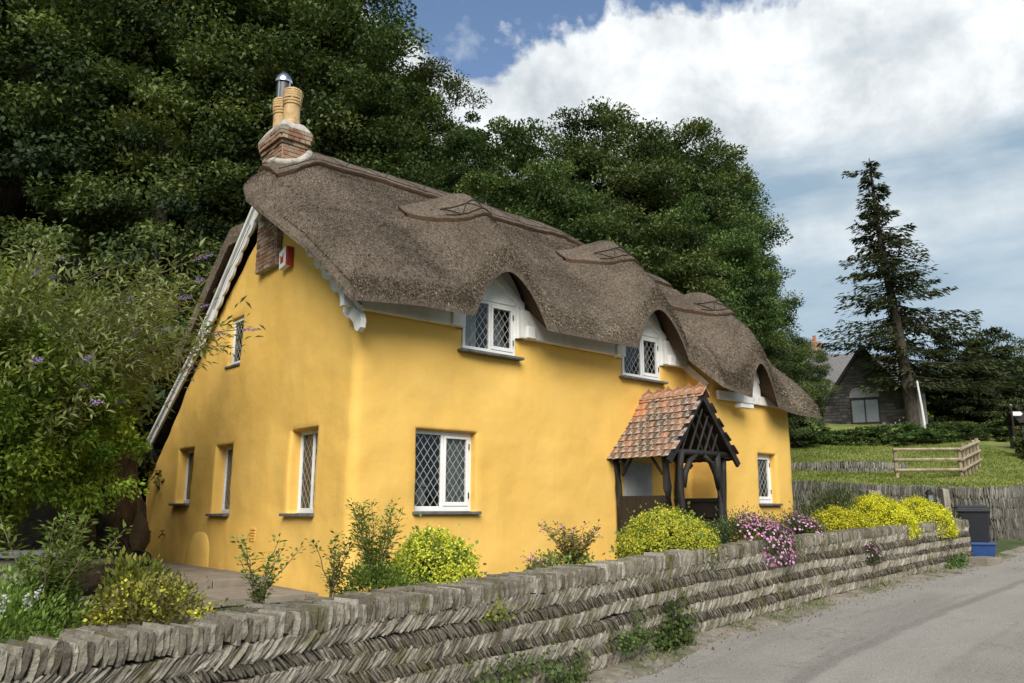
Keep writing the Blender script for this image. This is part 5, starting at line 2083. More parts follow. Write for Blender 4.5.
for a0, a1 in ((-0.98, -0.90), (-0.14, -0.06), (0.70, 0.78)):
    fr.box(a0, a1, -0.10, -0.02, 0.2, 2.62)
fr.box(-0.98, 0.78, -0.10, -0.02, 2.55, 2.66)
fr.box(-0.98, 0.78, -0.10, -0.02, 0.95, 1.07)
wch = fr.build('window', M['black_wood'], ch)
for a0, a1 in ((-0.90, -0.14), (-0.06, 0.70)):
    MB().box(a0, a1, -0.07, -0.03, 1.07, 2.55).build('pane', M['pane_far'], wch)
    MB().box(a0, a1, -0.07, -0.03, 0.2, 0.95).build('pane', M['pane_far'], wch)
    arc = [(a0 - 0.02, 2.72)] + [((a0 + a1) / 2 - (a1 - a0) / 2 * math.cos(t), 2.72 + 0.52 * math.sin(t) ** 0.85) for t in np.linspace(0, math.pi, 9)] + [(a1 + 0.02, 2.72)]
    MB().prism(arc[1:-1], lambda a, b, d: (a, d, b), -0.07, -0.03).build('arched_pane', M['pane_far'], wch)
    ring_ = MB()
    aa = [((a0 + a1) / 2 - ((a1 - a0) / 2 + 0.06) * math.cos(t), -0.05, 2.72 + 0.60 * math.sin(t) ** 0.85) for t in np.linspace(0, math.pi, 9)]
    ring_.tube(aa, 0.06, 5)
    ring_.build('arch_stone', M['dressed'], wch)
for a in (-1.16, 0.96):
    MB().box(a - 0.10, a + 0.10, -0.075, 0.0, -0.4, 1.0).build('dressed_jamb', M['dressed'], ch)
bt = MB()
for k in range(14):
    t = k / 13
    x = -0.9 + 3.3 * t
    z = 0.55 + 1.1 * t - 0.35 * math.sin(math.pi * t)
    bt.prism([(x - 0.05, z), (x + 0.05, z), (x, z - 0.13)], lambda a, b, d: (a, d, b), -0.30, -0.285)
bo = bt.build('bunting', M['white_far'])
bo.location = (cx_, cy_, cz_)
bo.rotation_euler = (0, 0, R(-27))
tag(bo, 'string of small white pennants across the chapel window', 'bunting')
# side buttress right of the spruce
mb = MB()
mb.box(3.0, 3.5, -0.6, 0.4, -1.0, 2.4)
mb.hexa([(3.0, -0.6, 2.4), (3.5, -0.6, 2.4), (3.5, 0.4, 2.4), (3.0, 0.4, 2.4), (3.0, 0.1, 3.2), (3.5, 0.1, 3.2), (3.5, 0.4, 3.2), (3.0, 0.4, 3.2)])
mb.build('buttress', M['dressed'], ch)


def house(name, x, y, z, rz, w, d, ev, ap, wallm, roofm, label, chimneys=()):
    t = empty(name, (x, y, z), R(rz))
    tag(t, label, 'house')
    mb = MB()
    mb.prism([(-d / 2, -1), (d / 2, -1), (d / 2, ev), (0, ap), (-d / 2, ev)], lambda a, b, dd: (dd, a, b), -w / 2, w / 2)
    mb.build('wall', wallm, t)
    for sg in (-1, 1):
        mb = MB()
        t_ = 1.06
        zb = ap - (ap - ev) * t_
        mb.hexa([(-w / 2 - .25, 0, ap), (w / 2 + .25, 0, ap), (w / 2 + .25, sg * d / 2 * t_, zb), (-w / 2 - .25, sg * d / 2 * t_, zb), (-w / 2 - .25, 0, ap + .15), (w / 2 + .25, 0, ap + .15), (w / 2 + .25, sg * d / 2 * t_, zb + .15), (-w / 2 - .25, sg * d / 2 * t_, zb + .15)])
        mb.build('roof', roofm, t)
    for cxx, hh in chimneys:
        mb = MB()
        brickwork(mb, cxx - 0.45, cxx + 0.45, -0.35, 0.35, ap - 0.6, ap + hh, ch=0.15, bl=0.45, d=0.02)
        c_ = mb.build('chimney', M['brick'], t)
        MB().lathe([(0.17, ap + hh - 0.1), (0.14, ap + hh + 0.5), (0.17, ap + hh + 0.55), (0.10, ap + hh + 0.55)], 10, (cxx, 0)).build('chimney_pot', M['terracotta'], c_)
    return t


house('slate_house', 28.6, 70.0, 7.6, 4, 12.0, 7.0, 3.6, 7.3, M['fieldstone'], M['grey_slate_roof'], 'grey slated house with brick chimneys half hidden behind the chapel', ((-5.2, 1.5), (-1.6, 1.2)))
house('white_house', 92.5, 150.0, 20.5, -20, 13.0, 8.0, 4.2, 7.0, M['white_far'], M['grey_slate_roof'], 'small distant white-walled house with pale grey roof on the skyline', ())

# ------------------------------------------------------------------ things beyond the cottage on the right
# white pole by the chapel
mb = MB()
mb.tube([(0, 0, 0), (-0.12, 0, 3.0), (-0.28, 0, 5.6)], [0.10, 0.085, 0.07], 8)
o = mb.build('white_pole', M['white_far'])
o.scale = (0.75, 0.75, 0.56)
o.location = (23.75, 46.0, 5.7)
tag(o, 'thin white pole standing right of the spruce trunk', 'pole')
# timber post and rail fence
def rail_fence():
    t = empty('timber_fence', (14.25, 30.0, gz(14.25, 30.0)))
    tag(t, 'pale timber three-rail fence turning a corner on the lawn', 'fence')
    o3 = Vector(t.location)
    P = [(14.25, 30.0), (16.75, 30.2)]
    Q = [(16.75, 30.2), (17.35, 31.0), (17.95, 31.8), (18.55, 32.6), (19.15, 33.4), (19.7, 34.1)]
    H = 1.12
    for i, (x, y) in enumerate([P[0]] + Q):
        z = gz(x, y)
        mb = MB()
        hh = H + (0.0 if i < 2 else 0.10 + 0.02 * (i % 3))
        mb.tube([(x - o3.x, y - o3.y, z - 0.3 - o3.z), (x - o3.x, y - o3.y, z + hh - o3.z)], 0.075, 8, 0.05)
        mb.build('post', M['timber'], t)
    for a, b in ((P[0], P[1]), (Q[0], Q[-1])):
        za, zb = gz(*a), gz(*b)
        for hz_ in (0.32, 0.70, 1.08):
            mb = MB()
            d = Vector((b[0] - a[0], b[1] - a[1], zb - za)).normalized() * 0.12
            off = Vector((-d.y, d.x, 0)).normalized() * (-0.09)
            p0 = Vector((a[0], a[1], za + hz_)) - d - o3 + off
            p1 = Vector((b[0], b[1], zb + hz_)) + d - o3 + off
            mb.tube([p0, (p0 + p1) / 2, p1], 0.058, 7, 0.06)
            mb.build('rail', M['timber'], t)
rail_fence()
# timber edging step at the left end of the terrace wall
ts = empty('sleeper_steps', (9.9, 33.2, 2.9))
tag(ts, 'timber sleeper steps at the left end of the lawn terrace wall', 'steps')
for k in range(3):
    mb = MB()
    mb.box(-0.75, 0.75, -0.12 + 0.15 * k, 0.10 + 0.15 * k, -0.05 + 0.18 * k, 0.11 + 0.18 * k)
    mb.build('sleeper', M['greywood'], ts, bevel=0.015)
# posts and lantern post behind the yellow flowers
def gpost(x, y, z0, z1, w, label, tilt=0.0):
    mb = MB()
    mb.hexa([(-w, -w, 0), (w, -w, 0), (w, w, 0), (-w, w, 0), (-w * .9 + tilt, -w * .9, z1 - z0), (w * .9 + tilt, -w * .9, z1 - z0 - 0.03), (w * .9 + tilt, w * .9, z1 - z0), (-w * .9 + tilt, w * .9, z1 - z0 + 0.02)])
    o = mb.build('wooden_post', M['greywood'], bevel=0.012)
    o.location = (x, y, z0)
    tag(o, label, 'post', 'grey wooden posts behind the yellow flowers')
gpost(7.75, 17.6, 0.6, 1.98, 0.095, 'square grey post rising from the yellow flowers right of the house', 0.02)
gpost(7.93, 17.62, 0.6, 1.95, 0.06, 'slimmer grey post touching the square one behind the yellow flowers', 0.0)
gpost(9.55, 17.9, 0.6, 2.02, 0.075, 'leaning pale grey post nearest the wheelie bin', -0.04)
lt = empty('lantern_post', (9.20, 17.95, 0.6))
tag(lt, 'short post with a small lantern left of the leaning grey post', 'lantern')
MB().box(-0.05, 0.05, -0.05, 0.05, 0, 1.12).build('post', M['greywood'], lt)
MB().box(-0.075, 0.075, -0.075, 0.075, 1.12, 1.15).build('base', M['rubber'], lt)
MB().box(-0.05, 0.05, -0.05, 0.05, 1.15, 1.30).build('pane', M['pane_far'], lt)
mb = MB()
mb.hexa([(-.085, -.085, 1.30), (.085, -.085, 1.30), (.085, .085, 1.30), (-.085, .085, 1.30), (-.02, -.02, 1.40), (.02, -.02, 1.40), (.02, .02, 1.40), (-.02, .02, 1.40)])
mb.build('cap', M['rubber'], lt)
# wheelie bin and blue box
bz = float(ROADZ(18.2)) + 0.05
bn = empty('wheelie_bin', (10.42, 18.5, bz), R(-28))
tag(bn, 'black wheelie bin standing at the end of the herringbone wall', 'bin')
mb = MB()
mb.hexa([(-.24, -.26, .06), (.24, -.26, .06), (.24, .26, .06), (-.24, .26, .06), (-.31, -.38, 1.02), (.31, -.38, 1.02), (.31, .36, 1.02), (-.31, .36, 1.02)])
mb.build('body', M['binblack'], bn, bevel=0.03)
mb = MB()
mb.box(-.335, .335, -.41, .39, .985, 1.035)
mb.build('rim', M['binblack'], bn, bevel=0.015)
mb = MB()
mb.hexa([(-.34, -.43, 1.04), (.34, -.43, 1.04), (.34, .40, 1.04), (-.34, .40, 1.04), (-.29, -.37, 1.105), (.29, -.37, 1.105), (.29, .36, 1.135), (-.29, .36, 1.135)])
mb.build('lid', M['binblack'], bn, bevel=0.025)
mb = MB()
mb.tube([(-.27, .40, 1.02), (-.27, .49, 1.03), (.27, .49, 1.03), (.27, .40, 1.02)], 0.018, 6)
mb.build('handle', M['binblack'], bn)
for sg in (-1, 1):
    mb = MB()
    mb.tube([(sg * .25, .27, .10), (sg * .31, .27, .10)], 0.10, 14)
    mb.build('wheel', M['rubber'], bn)
bb = empty('recycling_box', (10.24, 17.98, bz - 0.02), R(-22))
bb.scale = (0.82, 0.9, 0.95)
tag(bb, 'blue plastic recycling box in front of the black bin', 'box')
mb = MB()
mb.hexa([(-.25, -.17, 0), (.25, -.17, 0), (.25, .17, 0), (-.25, .17, 0), (-.29, -.21, .34), (.29, -.21, .34), (.29, .21, .34), (-.29, .21, .34)])
mb.build('body', M['binblue'], bb, bevel=0.02)
mb = MB()
mb.box(-.315, .315, -.235, .235, .32, .375)
mb.build('rim', M['binblue'], bb, bevel=0.012)
# flat kerb stone at the wall end
mb = MB()
mb.hexa([(-.42, -.2, -0.1), (.4, -.22, -0.1), (.42, .2, -0.1), (-.4, .22, -0.1), (-.4, -.18, .11), (.38, -.2, .10), (.4, .18, .11), (-.38, .2, .12)])
o = mb.build('kerb_stone', M['paving'], bevel=0.02)
o.location = (9.98, 17.45, bz - 0.05)
o.rotation_euler = (0, 0, R(42))
tag(o, 'flat stone block lying at the foot of the wall end before the bin', 'stone')
# fingerpost and brown shelter at the far right
fp = empty('fingerpost', (24.55, 39.2, gz(24.55, 39.2) - 0.2))
tag(fp, 'white fingerpost sign against the dark trees at the right edge', 'signpost')
o3 = fp.location
MB().tube([(0, 0, 0), (0, 0, 2.45)], 0.045, 8).build('post', M['black_wood'], fp)
MB().prism([(0.04, 1.98), (0.42, 1.98), (0.52, 2.08), (0.42, 2.18), (0.04, 2.18)], lambda a, b, d: (a, d, b), -0.03, 0.0).build('arm', M['white_far'], fp)
MB().lathe([(0.0, 2.44), (0.04, 2.46), (0.05, 2.50), (0.04, 2.54), (0.0, 2.56)], 10).build('finial', M['dressed'], fp, smooth=True)
shl = empty('timber_shelter', (25.9, 39.8, gz(25.9, 39.8) - 0.1), R(-6))
tag(shl, 'small brown timber shelter cut by the right edge of the picture', 'shelter')
for x in (-0.8, 0.8):
    for y in (-0.6, 0.6):
        MB().box(x - .06, x + .06, y - .06, y + .06, 0, 1.45).build('post', M['black_wood'], shl)
MB().box(-0.74, 0.74, 0.52, 0.56, 0.1, 1.25).build('back_panel', M['terracotta'], shl)
for sg in (-1, 1):
    mb = MB()
    mb.hexa([(-1.05, 0, 2.0), (1.05, 0, 2.0), (1.05, sg * .85, 1.42), (-1.05, sg * .85, 1.42), (-1.05, 0, 2.07), (1.05, 0, 2.07), (1.05, sg * .85, 1.49), (-1.05, sg * .85, 1.49)])
    mb.build('roof', M['board'], shl)

# ------------------------------------------------------------------ left side: trunk, rock, bench wall, brazier, hose
tk = empty('old_tree_trunk', (-6.75, 13.9, 0.3))
tag(tk, 'thick rough-barked trunk close to the left end of the gable', 'tree trunk')
mb = MB()
Ps = [(0, 0, 0), (0.03, 0, 0.5), (-0.03, 0.05, 1.2), (-0.10, 0.05, 2.0), (-0.2, 0.1, 2.7), (-0.5, 0.2, 3.2)]
mb.tube(Ps, [0.50, 0.37, 0.34, 0.33, 0.28, 0.18], 16, 0.09)
mb.build('trunk', M['bark'], tk, smooth=True)
def boulder(name, loc, rad, mat, label, cat='rock', seed=0.0):
    n1, n2 = 26, 16
    V, F = [], []
    for j in range(n2 + 1):
        th = math.pi * j / n2
        for i in range(n1):
            ph = 2 * math.pi * i / n1
            d = np.array([math.sin(th) * math.cos(ph), math.sin(th) * math.sin(ph), math.cos(th)])
            r = 1 + 0.28 * float(fbm(d[0] * 1.7 + seed, d[1] * 1.7, d[2] * 1.7, 4))
            V.append(d * r * np.array(rad))
    for j in range(n2):
        for i in range(n1):
            F.append((j * n1 + i, (j + 1) * n1 + i, (j + 1) * n1 + (i + 1) % n1, j * n1 + (i + 1) % n1))
    o = link(name, np_mesh(name, V, F, mat))
    o.location = loc
    return tag(o, label, cat)
boulder('rock_outcrop', (-8.3, 15.3, 1.0), (1.3, 0.9, 1.5), M['rock'], 'weathered brown rock face behind the trunk at the left', seed=2.0)
bw = empty('stone_bench', (-6.4, 9.9, 0.4), R(6))
tag(bw, 'low dark stone bench wall beneath the hedge at the left edge', 'bench')
st = MB()
for r_ in range(4):
    x = -2.1
    while x < 1.1:
        w = rng.uniform(0.15, 0.35)
        st.tone = float(rng.uniform(0.2, 0.7))
        st.box(x, x + w - 0.012, -0.22 - rng.uniform(0, .02), 0.22, r_ * 0.155, r_ * 0.155 + 0.145)
        x += w
st.build('masonry', M['fieldstone'], bw)
for k in range(4):
    MB().box(-2.15 + k * 0.82, -2.15 + k * 0.82 + 0.81, -0.3, 0.3, 0.622, 0.69).build('slab', M['slate'], bw, bevel=0.012)
br = empty('fire_basket', (-3.95, 7.75, 0.52))
tag(br, 'rusty iron fire bowl on splayed legs on the terrace edge', 'fire bowl')
MB().lathe([(0.0, 0.28), (0.18, 0.30), (0.27, 0.40), (0.33, 0.58), (0.35, 0.60), (0.34, 0.575), (0.28, 0.40), (0.18, 0.315), (0.0, 0.295)], 22).build('bowl', M['rust'], br, smooth=True)
for k in range(3):
    a = k * 2.094 + 0.4
    mb = MB()
    mb.tube([(0.30 * math.cos(a), 0.30 * math.sin(a), 0.5), (0.26 * math.cos(a), 0.26 * math.sin(a), 0.25), (0.36 * math.cos(a), 0.36 * math.sin(a), -0.12)], 0.016, 6)
    mb.build('leg', M['rust'], br)
for sg in (-1, 1):
    mb = MB()
    mb.tube([(sg * .34, -.08, .56), (sg * .42, -.06, .62), (sg * .42, .06, .62), (sg * .34, .08, .56)], 0.012, 6)
    mb.build('handle', M['rust'], br)
hp_ = MB()
for k in range(9):
    rr = 0.26 + rng.uniform(-.03, .03)
    off = (rng.uniform(-.05, .05), rng.uniform(-.05, .05), 0.30 + rng.uniform(-.02, .02))
    hp_.tube([(off[0] + rr * math.cos(t), off[1] - 0.10 + 0.024 * k, off[2] + rr * math.sin(t)) for t in np.linspace(0, 2 * math.pi, 20)], 0.014, 5)
o = hp_.build('hose_coil', M['hose'])
o.scale = (0.75, 1.0, 0.62)
o.location = (-6.6, 14.6, 0.55)
o.rotation_euler = (R(-48), 0, R(30))
tag(o, 'coil of grey garden hose leaning by the left end of the gable', 'hose')
# white vase of flowers on the window board
vs = empty('flower_vase', tuple(HO + np.array([*(HU * 1.36 + HV * 0.30), 1.17])))
tag(vs, 'white vase of flowers inside the lower front window', 'vase')
MB().lathe([(0.0, 0.0), (0.07, 0.0), (0.10, 0.08), (0.09, 0.16), (0.05, 0.22), (0.06, 0.25), (0.045, 0.25)], 16).build('vase', M['white_far'], vs, smooth=True)
n = 60
pp = np.array([0, 0, 0.33]) + rng.normal(0, 0.06, (n, 3))
stuffed(link('flowers', leaf_mesh('flowers', pp, rdir(n), rdir(n), 0.06, 0.05, rng.random(n), M['white_flower']), vs))


# ------------------------------------------------------------------ garden plants
def mound_pts(n, rad, clump=26, low=0.0, cs=0.16):
    m = max(4, n // clump)
    d = rdir(m * 3)
    d = d[d[:, 2] > low - 0.25][:m]
    m = len(d)
    r = rng.uniform(0.55, 1.0, m) ** 0.6 * (1 + 0.20 * fbm(d[:, 0] * 2 + 3 * rng.random(), d[:, 1] * 2, d[:, 2] * 2))
    C = d * r[:, None] * np.array(rad)
    j = np.repeat(np.arange(m), n // m)
    off = rng.normal(size=(len(j), 3))
    P = C[j] + off * cs * np.mean(rad)
    return P, unit(d[j] + 0.4 * off), (0.5 + 0.2 * rng.normal(size=m))[j]


def plant(name, label, loc, rad, n, L, wl, mat, flowers=None, group=None, clump=26, up=0.3, cs=0.16, cat='plant'):
    t = empty(name, loc)
    tag(t, label, cat, group)
    P, o_, tn = mound_pts(n, rad, clump, 0, cs)
    P[:, 2] = np.where(P[:, 2] < -0.12 * rad[2], np.abs(P[:, 2]) * 0.5, P[:, 2])
    m = len(P)
    D = unit(o_ + rdir(m) * 0.7 + np.array([0, 0, up]))
    N = unit(o_ * 0.4 + np.array([0, 0, 0.8]) + rdir(m) * 0.6)
    l = L * rng.uniform(0.6, 1.25, m)
    stuffed(link('foliage', leaf_mesh('foliage', P, D, N, l, l * wl, tn + rng.normal(0, .14, m), M[mat]), t))
    if flowers:
        kind, fm, cnt = flowers[:3]
        d = rdir(cnt * 4)
        d = d[d[:, 2] > flowers[3] if len(flowers) > 3 else d[:, 2] > 0.0]
        if len(flowers) > 4:                                  # biased to one side
            b = unit(np.array(flowers[4], float))
            d = d[(d @ b) > flowers[5]]
        d = d[:cnt]
        c = len(d)
        C = d * np.array(rad) * (1.07 + 0.10 * fbm(d[:, 0] * 2, d[:, 1] * 2, d[:, 2] * 2)[:, None] + 0.04 * rng.random((c, 1)))
        if kind == 'froth':
            k = 18
            j = np.repeat(np.arange(c), k)
            pp = C[j] + rng.normal(0, 0.026, (c * k, 3)) * (1.0 if len(flowers) < 7 else flowers[6])
            stuffed(link('flowers', leaf_mesh('flowers', pp, rdir(c * k), unit(rdir(c * k) + d[j]), rng.uniform(.018, .036, c * k), rng.uniform(.014, .028, c * k), (0.5 + 0.2 * rng.normal(size=c))[j] + rng.normal(0, .2, c * k), M[fm]), t))
        elif kind == 'daisy':
            V, F, T_ = [], [], []
            for q in range(c):
                nn = unit(d[q] + 0.35 * rdir(1)[0] + np.array([0, 0, .2]))
                a = unit(np.cross(nn, [0.3, 0.2, 1]))
                b = np.cross(nn, a)
                r_ = rng.uniform(0.013, 0.024)
                tq = rng.normal(0.55, 0.25)
                for p_ in range(7):
                    an = p_ * 0.8976
                    e1 = a * math.cos(an) + b * math.sin(an)
                    s1 = -a * math.sin(an) + b * math.cos(an)
                    o_c = C[q] + nn * 0.03
                    base = len(V)
                    V += [o_c, o_c + e1 * r_ * 0.6 + s1 * r_ * 0.32, o_c + e1 * r_ + nn * 0.004, o_c + e1 * r_ * 0.6 - s1 * r_ * 0.32]
                    F.append((base, base + 1, base + 2, base + 3))
                    T_.append(tq + rng.normal(0, .06))
            stuffed(link('flowers', np_mesh('flowers', np.array(V), np.array(F), M[fm], np.clip(T_, 0, 1)), t))
        elif kind == 'spike':
            k = 26
            j = np.repeat(np.arange(c), k)
            s_ = np.tile(np.linspace(0, 1, k), c)
            ax_ = unit(d + np.array([0, 0, 0.6]) + 0.3 * rdir(c))
            ln = rng.uniform(*flowers[6], c) if len(flowers) > 6 else rng.uniform(0.08, 0.16, c)
            pp = C[j] + ax_[j] * (s_ * ln[j])[:, None] + rng.normal(0, 1, (c * k, 3)) * (0.10 * ln[j] * (1.1 - s_))[:, None]
            q = ln[j] * 0.16
            stuffed(link('flowers', leaf_mesh('flowers', pp, rdir(c * k), rdir(c * k), q, q * 0.8, np.repeat(rng.normal(.5, .2, c), k), M[fm]), t))
    return t


def sprig(name, label, loc, stems, h, L, mat, spread=0.35, wl=0.4, fl=None, dens=60, group=None):
    t = empty(name, loc)
    tag(t, label, 'plant', group)
    mb = MB()
    P, D, N, T_ = [], [], [], []
    tips = []
    for q in range(stems):
        a = rng.uniform(0, 6.28)
        hh = h * rng.uniform(0.6, 1.0)
        sp = spread * rng.uniform(0.3, 1.0)
        K = 7
        pts_ = np.array([[math.cos(a) * sp * hh * (k / 6) ** 1.3 + rng.normal(0, .01), math.sin(a) * sp * hh * (k / 6) ** 1.3 + rng.normal(0, .01), hh * (k / 6)] for k in range(K)])
        mb.tube([tuple(p) for p in pts_], [0.0055 * (1.1 - k / 6) + 0.0015 for k in range(K)], 5)
        tips.append(pts_[-1])
        s_ = rng.uniform(0.12, 1.0, dens)
        pp = np.stack([np.interp(s_, np.linspace(0, 1, K), pts_[:, c]) for c in range(3)], 1)
        dd = unit(np.stack([rng.normal(size=dens), rng.normal(size=dens), rng.uniform(-.1, .9, dens)], 1))
        pp = pp + dd * rng.uniform(0, 0.09, dens)[:, None] * h
        P.append(pp)
        D.append(dd)
        N.append(unit(rdir(dens) * 0.6 + np.array([0, 0, 1])))
        T_.append(rng.normal(0.5, 0.2, dens))
    stuffed(mb.build('stems', M['twig'], t))
    P, D, N, T_ = map(np.concatenate, (P, D, N, T_))
    l = L * rng.uniform(0.6, 1.3, len(P))
    stuffed(link('foliage', leaf_mesh('foliage', P, D, N, l, l * wl, T_, M[mat]), t))
    if fl:
        c = len(tips)
        k = fl[1]
        j = np.repeat(np.arange(c), k)
        pp = np.array(tips)[j] + rng.normal(0, fl[2], (c * k, 3))
        stuffed(link('flowers', leaf_mesh('flowers', pp, rdir(c * k), rdir(c * k), fl[3], fl[3] * 0.85, rng.normal(.5, .25, c * k), M[fl[0]]), t))
    return t


def onwall(y, d):
    """a spot d metres behind the face of the garden wall, at planting height"""
    x = float(XW(y)) - d / 0.74
    return (x, y, float(ground_z(x, y)))


# foreground left
plant('speedwell_bush', 'fresh green bush with thin white flower spikes at the lower left corner', (-2.95, 4.95, 0.80), (0.42, 0.42, 0.36), 8500, 0.040, 0.40, 'garden_leaf', ('spike', 'white_flower', 11, 0.1, (0, -1, 0.6), 0.0, (0.07, 0.13)), up=0.5)
sprig('speedwell_shoots', 'arching leafy shoots rising out of the green bush at the lower left', (-2.80, 5.0, 0.85), 12, 0.74, 0.048, 'garden_leaf', 0.75, 0.42, dens=190)
sprig('budding_shoots', 'upright leafy shoots at the extreme left edge above the wall', (-3.35, 5.0, 0.85), 10, 0.62, 0.048, 'garden_leaf', 0.6, 0.42, dens=190)
plant('russet_bush', 'yellow-green bush flecked with russet beside the green one at lower left', (-2.28, 5.25, 0.84), (0.36, 0.34, 0.26), 4600, 0.034, 0.6, 'russet_leaf', ('froth', 'lime_flower', 42, 0.35))
plant('spotted_laurel', 'yellow-topped leafy shrub between the fire bowl and the russet bush', (-2.62, 5.75, 0.86), (0.24, 0.24, 0.34), 2000, 0.05, 0.5, 'lime_leaf', up=0.5)
plant('campanula', 'low patch with violet flowers and a white bloom on the wall top', onwall(5.35, 0.52), (0.22, 0.16, 0.12), 1500, 0.022, 0.6, 'dull_leaf', ('daisy', 'purple_flower', 9, 0.2))
plant('low_herbs', 'straggly grey-green herbs on the wall before the lower paving', onwall(5.75, 0.55), (0.26, 0.15, 0.11), 1500, 0.024, 0.5, 'dull_leaf', ('daisy', 'white_flower', 5, 0.4))
sprig('branching_sapling', 'small upright sapling with round leaves in front of the gable foot', (-1.93, 6.35, 0.84), 9, 0.56, 0.042, 'garden_leaf', 0.75, 0.6, dens=55)
plant('wall_fern', 'bright green tuft on the wall top right of the sapling', onwall(6.25, 0.45), (0.16, 0.12, 0.09), 700, 0.035, 0.45, 'lime_leaf')
sprig('feathery_shrub', 'tall feathery green shrub before the corner of the cottage', (-1.28, 7.75, 0.82), 14, 0.86, 0.050, 'garden_leaf', 0.42, 0.34, dens=170)
sprig('wispy_sapling', 'wispy round-leaved shoots left of the feathery shrub', (-1.62, 7.45, 0.82), 8, 0.60, 0.042, 'garden_leaf', 0.65, 0.6, dens=60)
plant('fern_tuft', 'leafy skirt under the feathery shrub', (-1.25, 7.7, 0.82), (0.34, 0.3, 0.30), 2600, 0.045, 0.4, 'garden_leaf')
plant('lady_mantle', 'lime-yellow flowering mound below the lower front window', (-0.78, 8.3, 0.88), (0.38, 0.36, 0.43), 2600, 0.045, 0.9, 'garden_leaf', ('froth', 'lime_flower', 460, -0.1))
plant('lady_mantle', 'little lime tuft on the wall top left of the window mound', onwall(7.25, 0.4), (0.16, 0.14, 0.10), 500, 0.035, 0.9, 'lime_leaf', ('froth', 'lime_flower', 40, 0.0))
sprig('cranesbill', 'loose pink-flowered cranesbill on the wall, right of the window mound', onwall(9.45, 0.75), 24, 0.52, 0.045, 'russet_leaf', 0.85, 0.6, ('pink_flower', 5, 0.03, 0.024), dens=60)
plant('cranesbill', 'low leaves below the loose pink cranesbill', onwall(9.4, 0.8), (0.42, 0.3, 0.16), 1300, 0.04, 0.8, 'garden_leaf', ('daisy', 'pink_flower', 14, 0.1))
sprig('pink_stragglers', 'sparse pink flowers on bare stems near the back of the wall', onwall(8.8, 0.7), 9, 0.26, 0.03, 'russet_leaf', 0.8, 0.6, ('pink_flower', 5, 0.02, 0.02), dens=12)
plant('wall_creeper', 'thin creeper spreading on the wall top before the porch mound', onwall(10.0, 0.4), (0.34, 0.2, 0.08), 800, 0.03, 0.7, 'dull_leaf', ('daisy', 'pink_flower', 10, 0.1))
plant('lady_mantle', 'big round lime-yellow mound in front of the porch', onwall(10.85, 0.62), (0.58, 0.56, 0.52), 4600, 0.050, 0.95, 'garden_leaf', ('froth', 'lime_flower', 900, 0.12, (0, 0, 1), 0.02, 1.35))
plant('daisy_mound', 'large pink daisy mound spilling over the wall right of the porch', onwall(12.05, 0.42), (0.62, 0.50, 0.46), 9000, 0.046, 0.42, 'daisy_leaf', ('daisy', 'pink_flower', 640, -0.35, (0.75, -0.45, 0.35), 0.30))
plant('daisy_mound', 'second pink daisy mound, between the large one and the yellow flowers', onwall(13.45, 0.55), (0.46, 0.42, 0.40), 6000, 0.046, 0.42, 'daisy_leaf', ('daisy', 'pink_flower', 200, 0.0, (0.7, -0.3, 0.5), 0.25))
plant('daisy_mound', 'small grey-green daisy tuft hanging before the yellow flowers', onwall(14.3, 0.22), (0.34, 0.30, 0.34), 4200, 0.046, 0.42, 'daisy_leaf', ('daisy', 'pink_flower', 70, -0.2, (0.9, -0.2, 0.2), 0.35))
plant('evergreen_shrub', 'dark feathery green shrub beside the right corner of the cottage', (6.45, 16.5, 1.0), (0.66, 0.6, 0.90), 6500, 0.08, 0.28, 'dull_leaf', up=0.6)
plant('evergreen_shrub', 'dull green shrub behind the yellow flowers, right of the feathery one', (7.25, 17.3, 1.05), (0.55, 0.5, 0.80), 5000, 0.07, 0.28, 'daisy_leaf', up=0.6)
plant('euphorbia_mound', 'leftmost yellow flowering mound right of the cottage, lowest and greenest', onwall(14.9, 0.7), (0.55, 0.48, 0.42), 2600, 0.05, 0.5, 'lime_leaf', ('froth', 'yellow_flower', 430, 0.05, (0, 0, 1), 0.0, 1.4))
plant('euphorbia_mound', 'large bright yellow mound in the middle of the yellow row', onwall(15.95, 0.62), (0.62, 0.56, 0.56), 2800, 0.05, 0.5, 'lime_leaf', ('froth', 'yellow_flower', 760, -0.1, (0, 0, 1), -0.1, 1.4))
plant('euphorbia_mound', 'tall bright yellow mound behind the middle of the yellow row', onwall(16.6, 0.95), (0.66, 0.58, 0.62), 2600, 0.05, 0.5, 'lime_leaf', ('froth', 'yellow_flower', 700, 0.0, (0, 0, 1), -0.1, 1.4))
plant('euphorbia_mound', 'rightmost bright yellow mound hanging over the wall near the bin', onwall(16.95, 0.45), (0.60, 0.52, 0.54), 2600, 0.05, 0.5, 'lime_leaf', ('froth', 'yellow_flower', 680, -0.2, (0, 0, 1), -0.2, 1.4))
plant('pink_valerian', 'thin pink flower plume between the two bright yellow mounds', onwall(15.6, 0.12), (0.10, 0.10, 0.28), 260, 0.05, 0.4, 'dull_leaf', ('daisy', 'pink_flower', 26, 0.1))

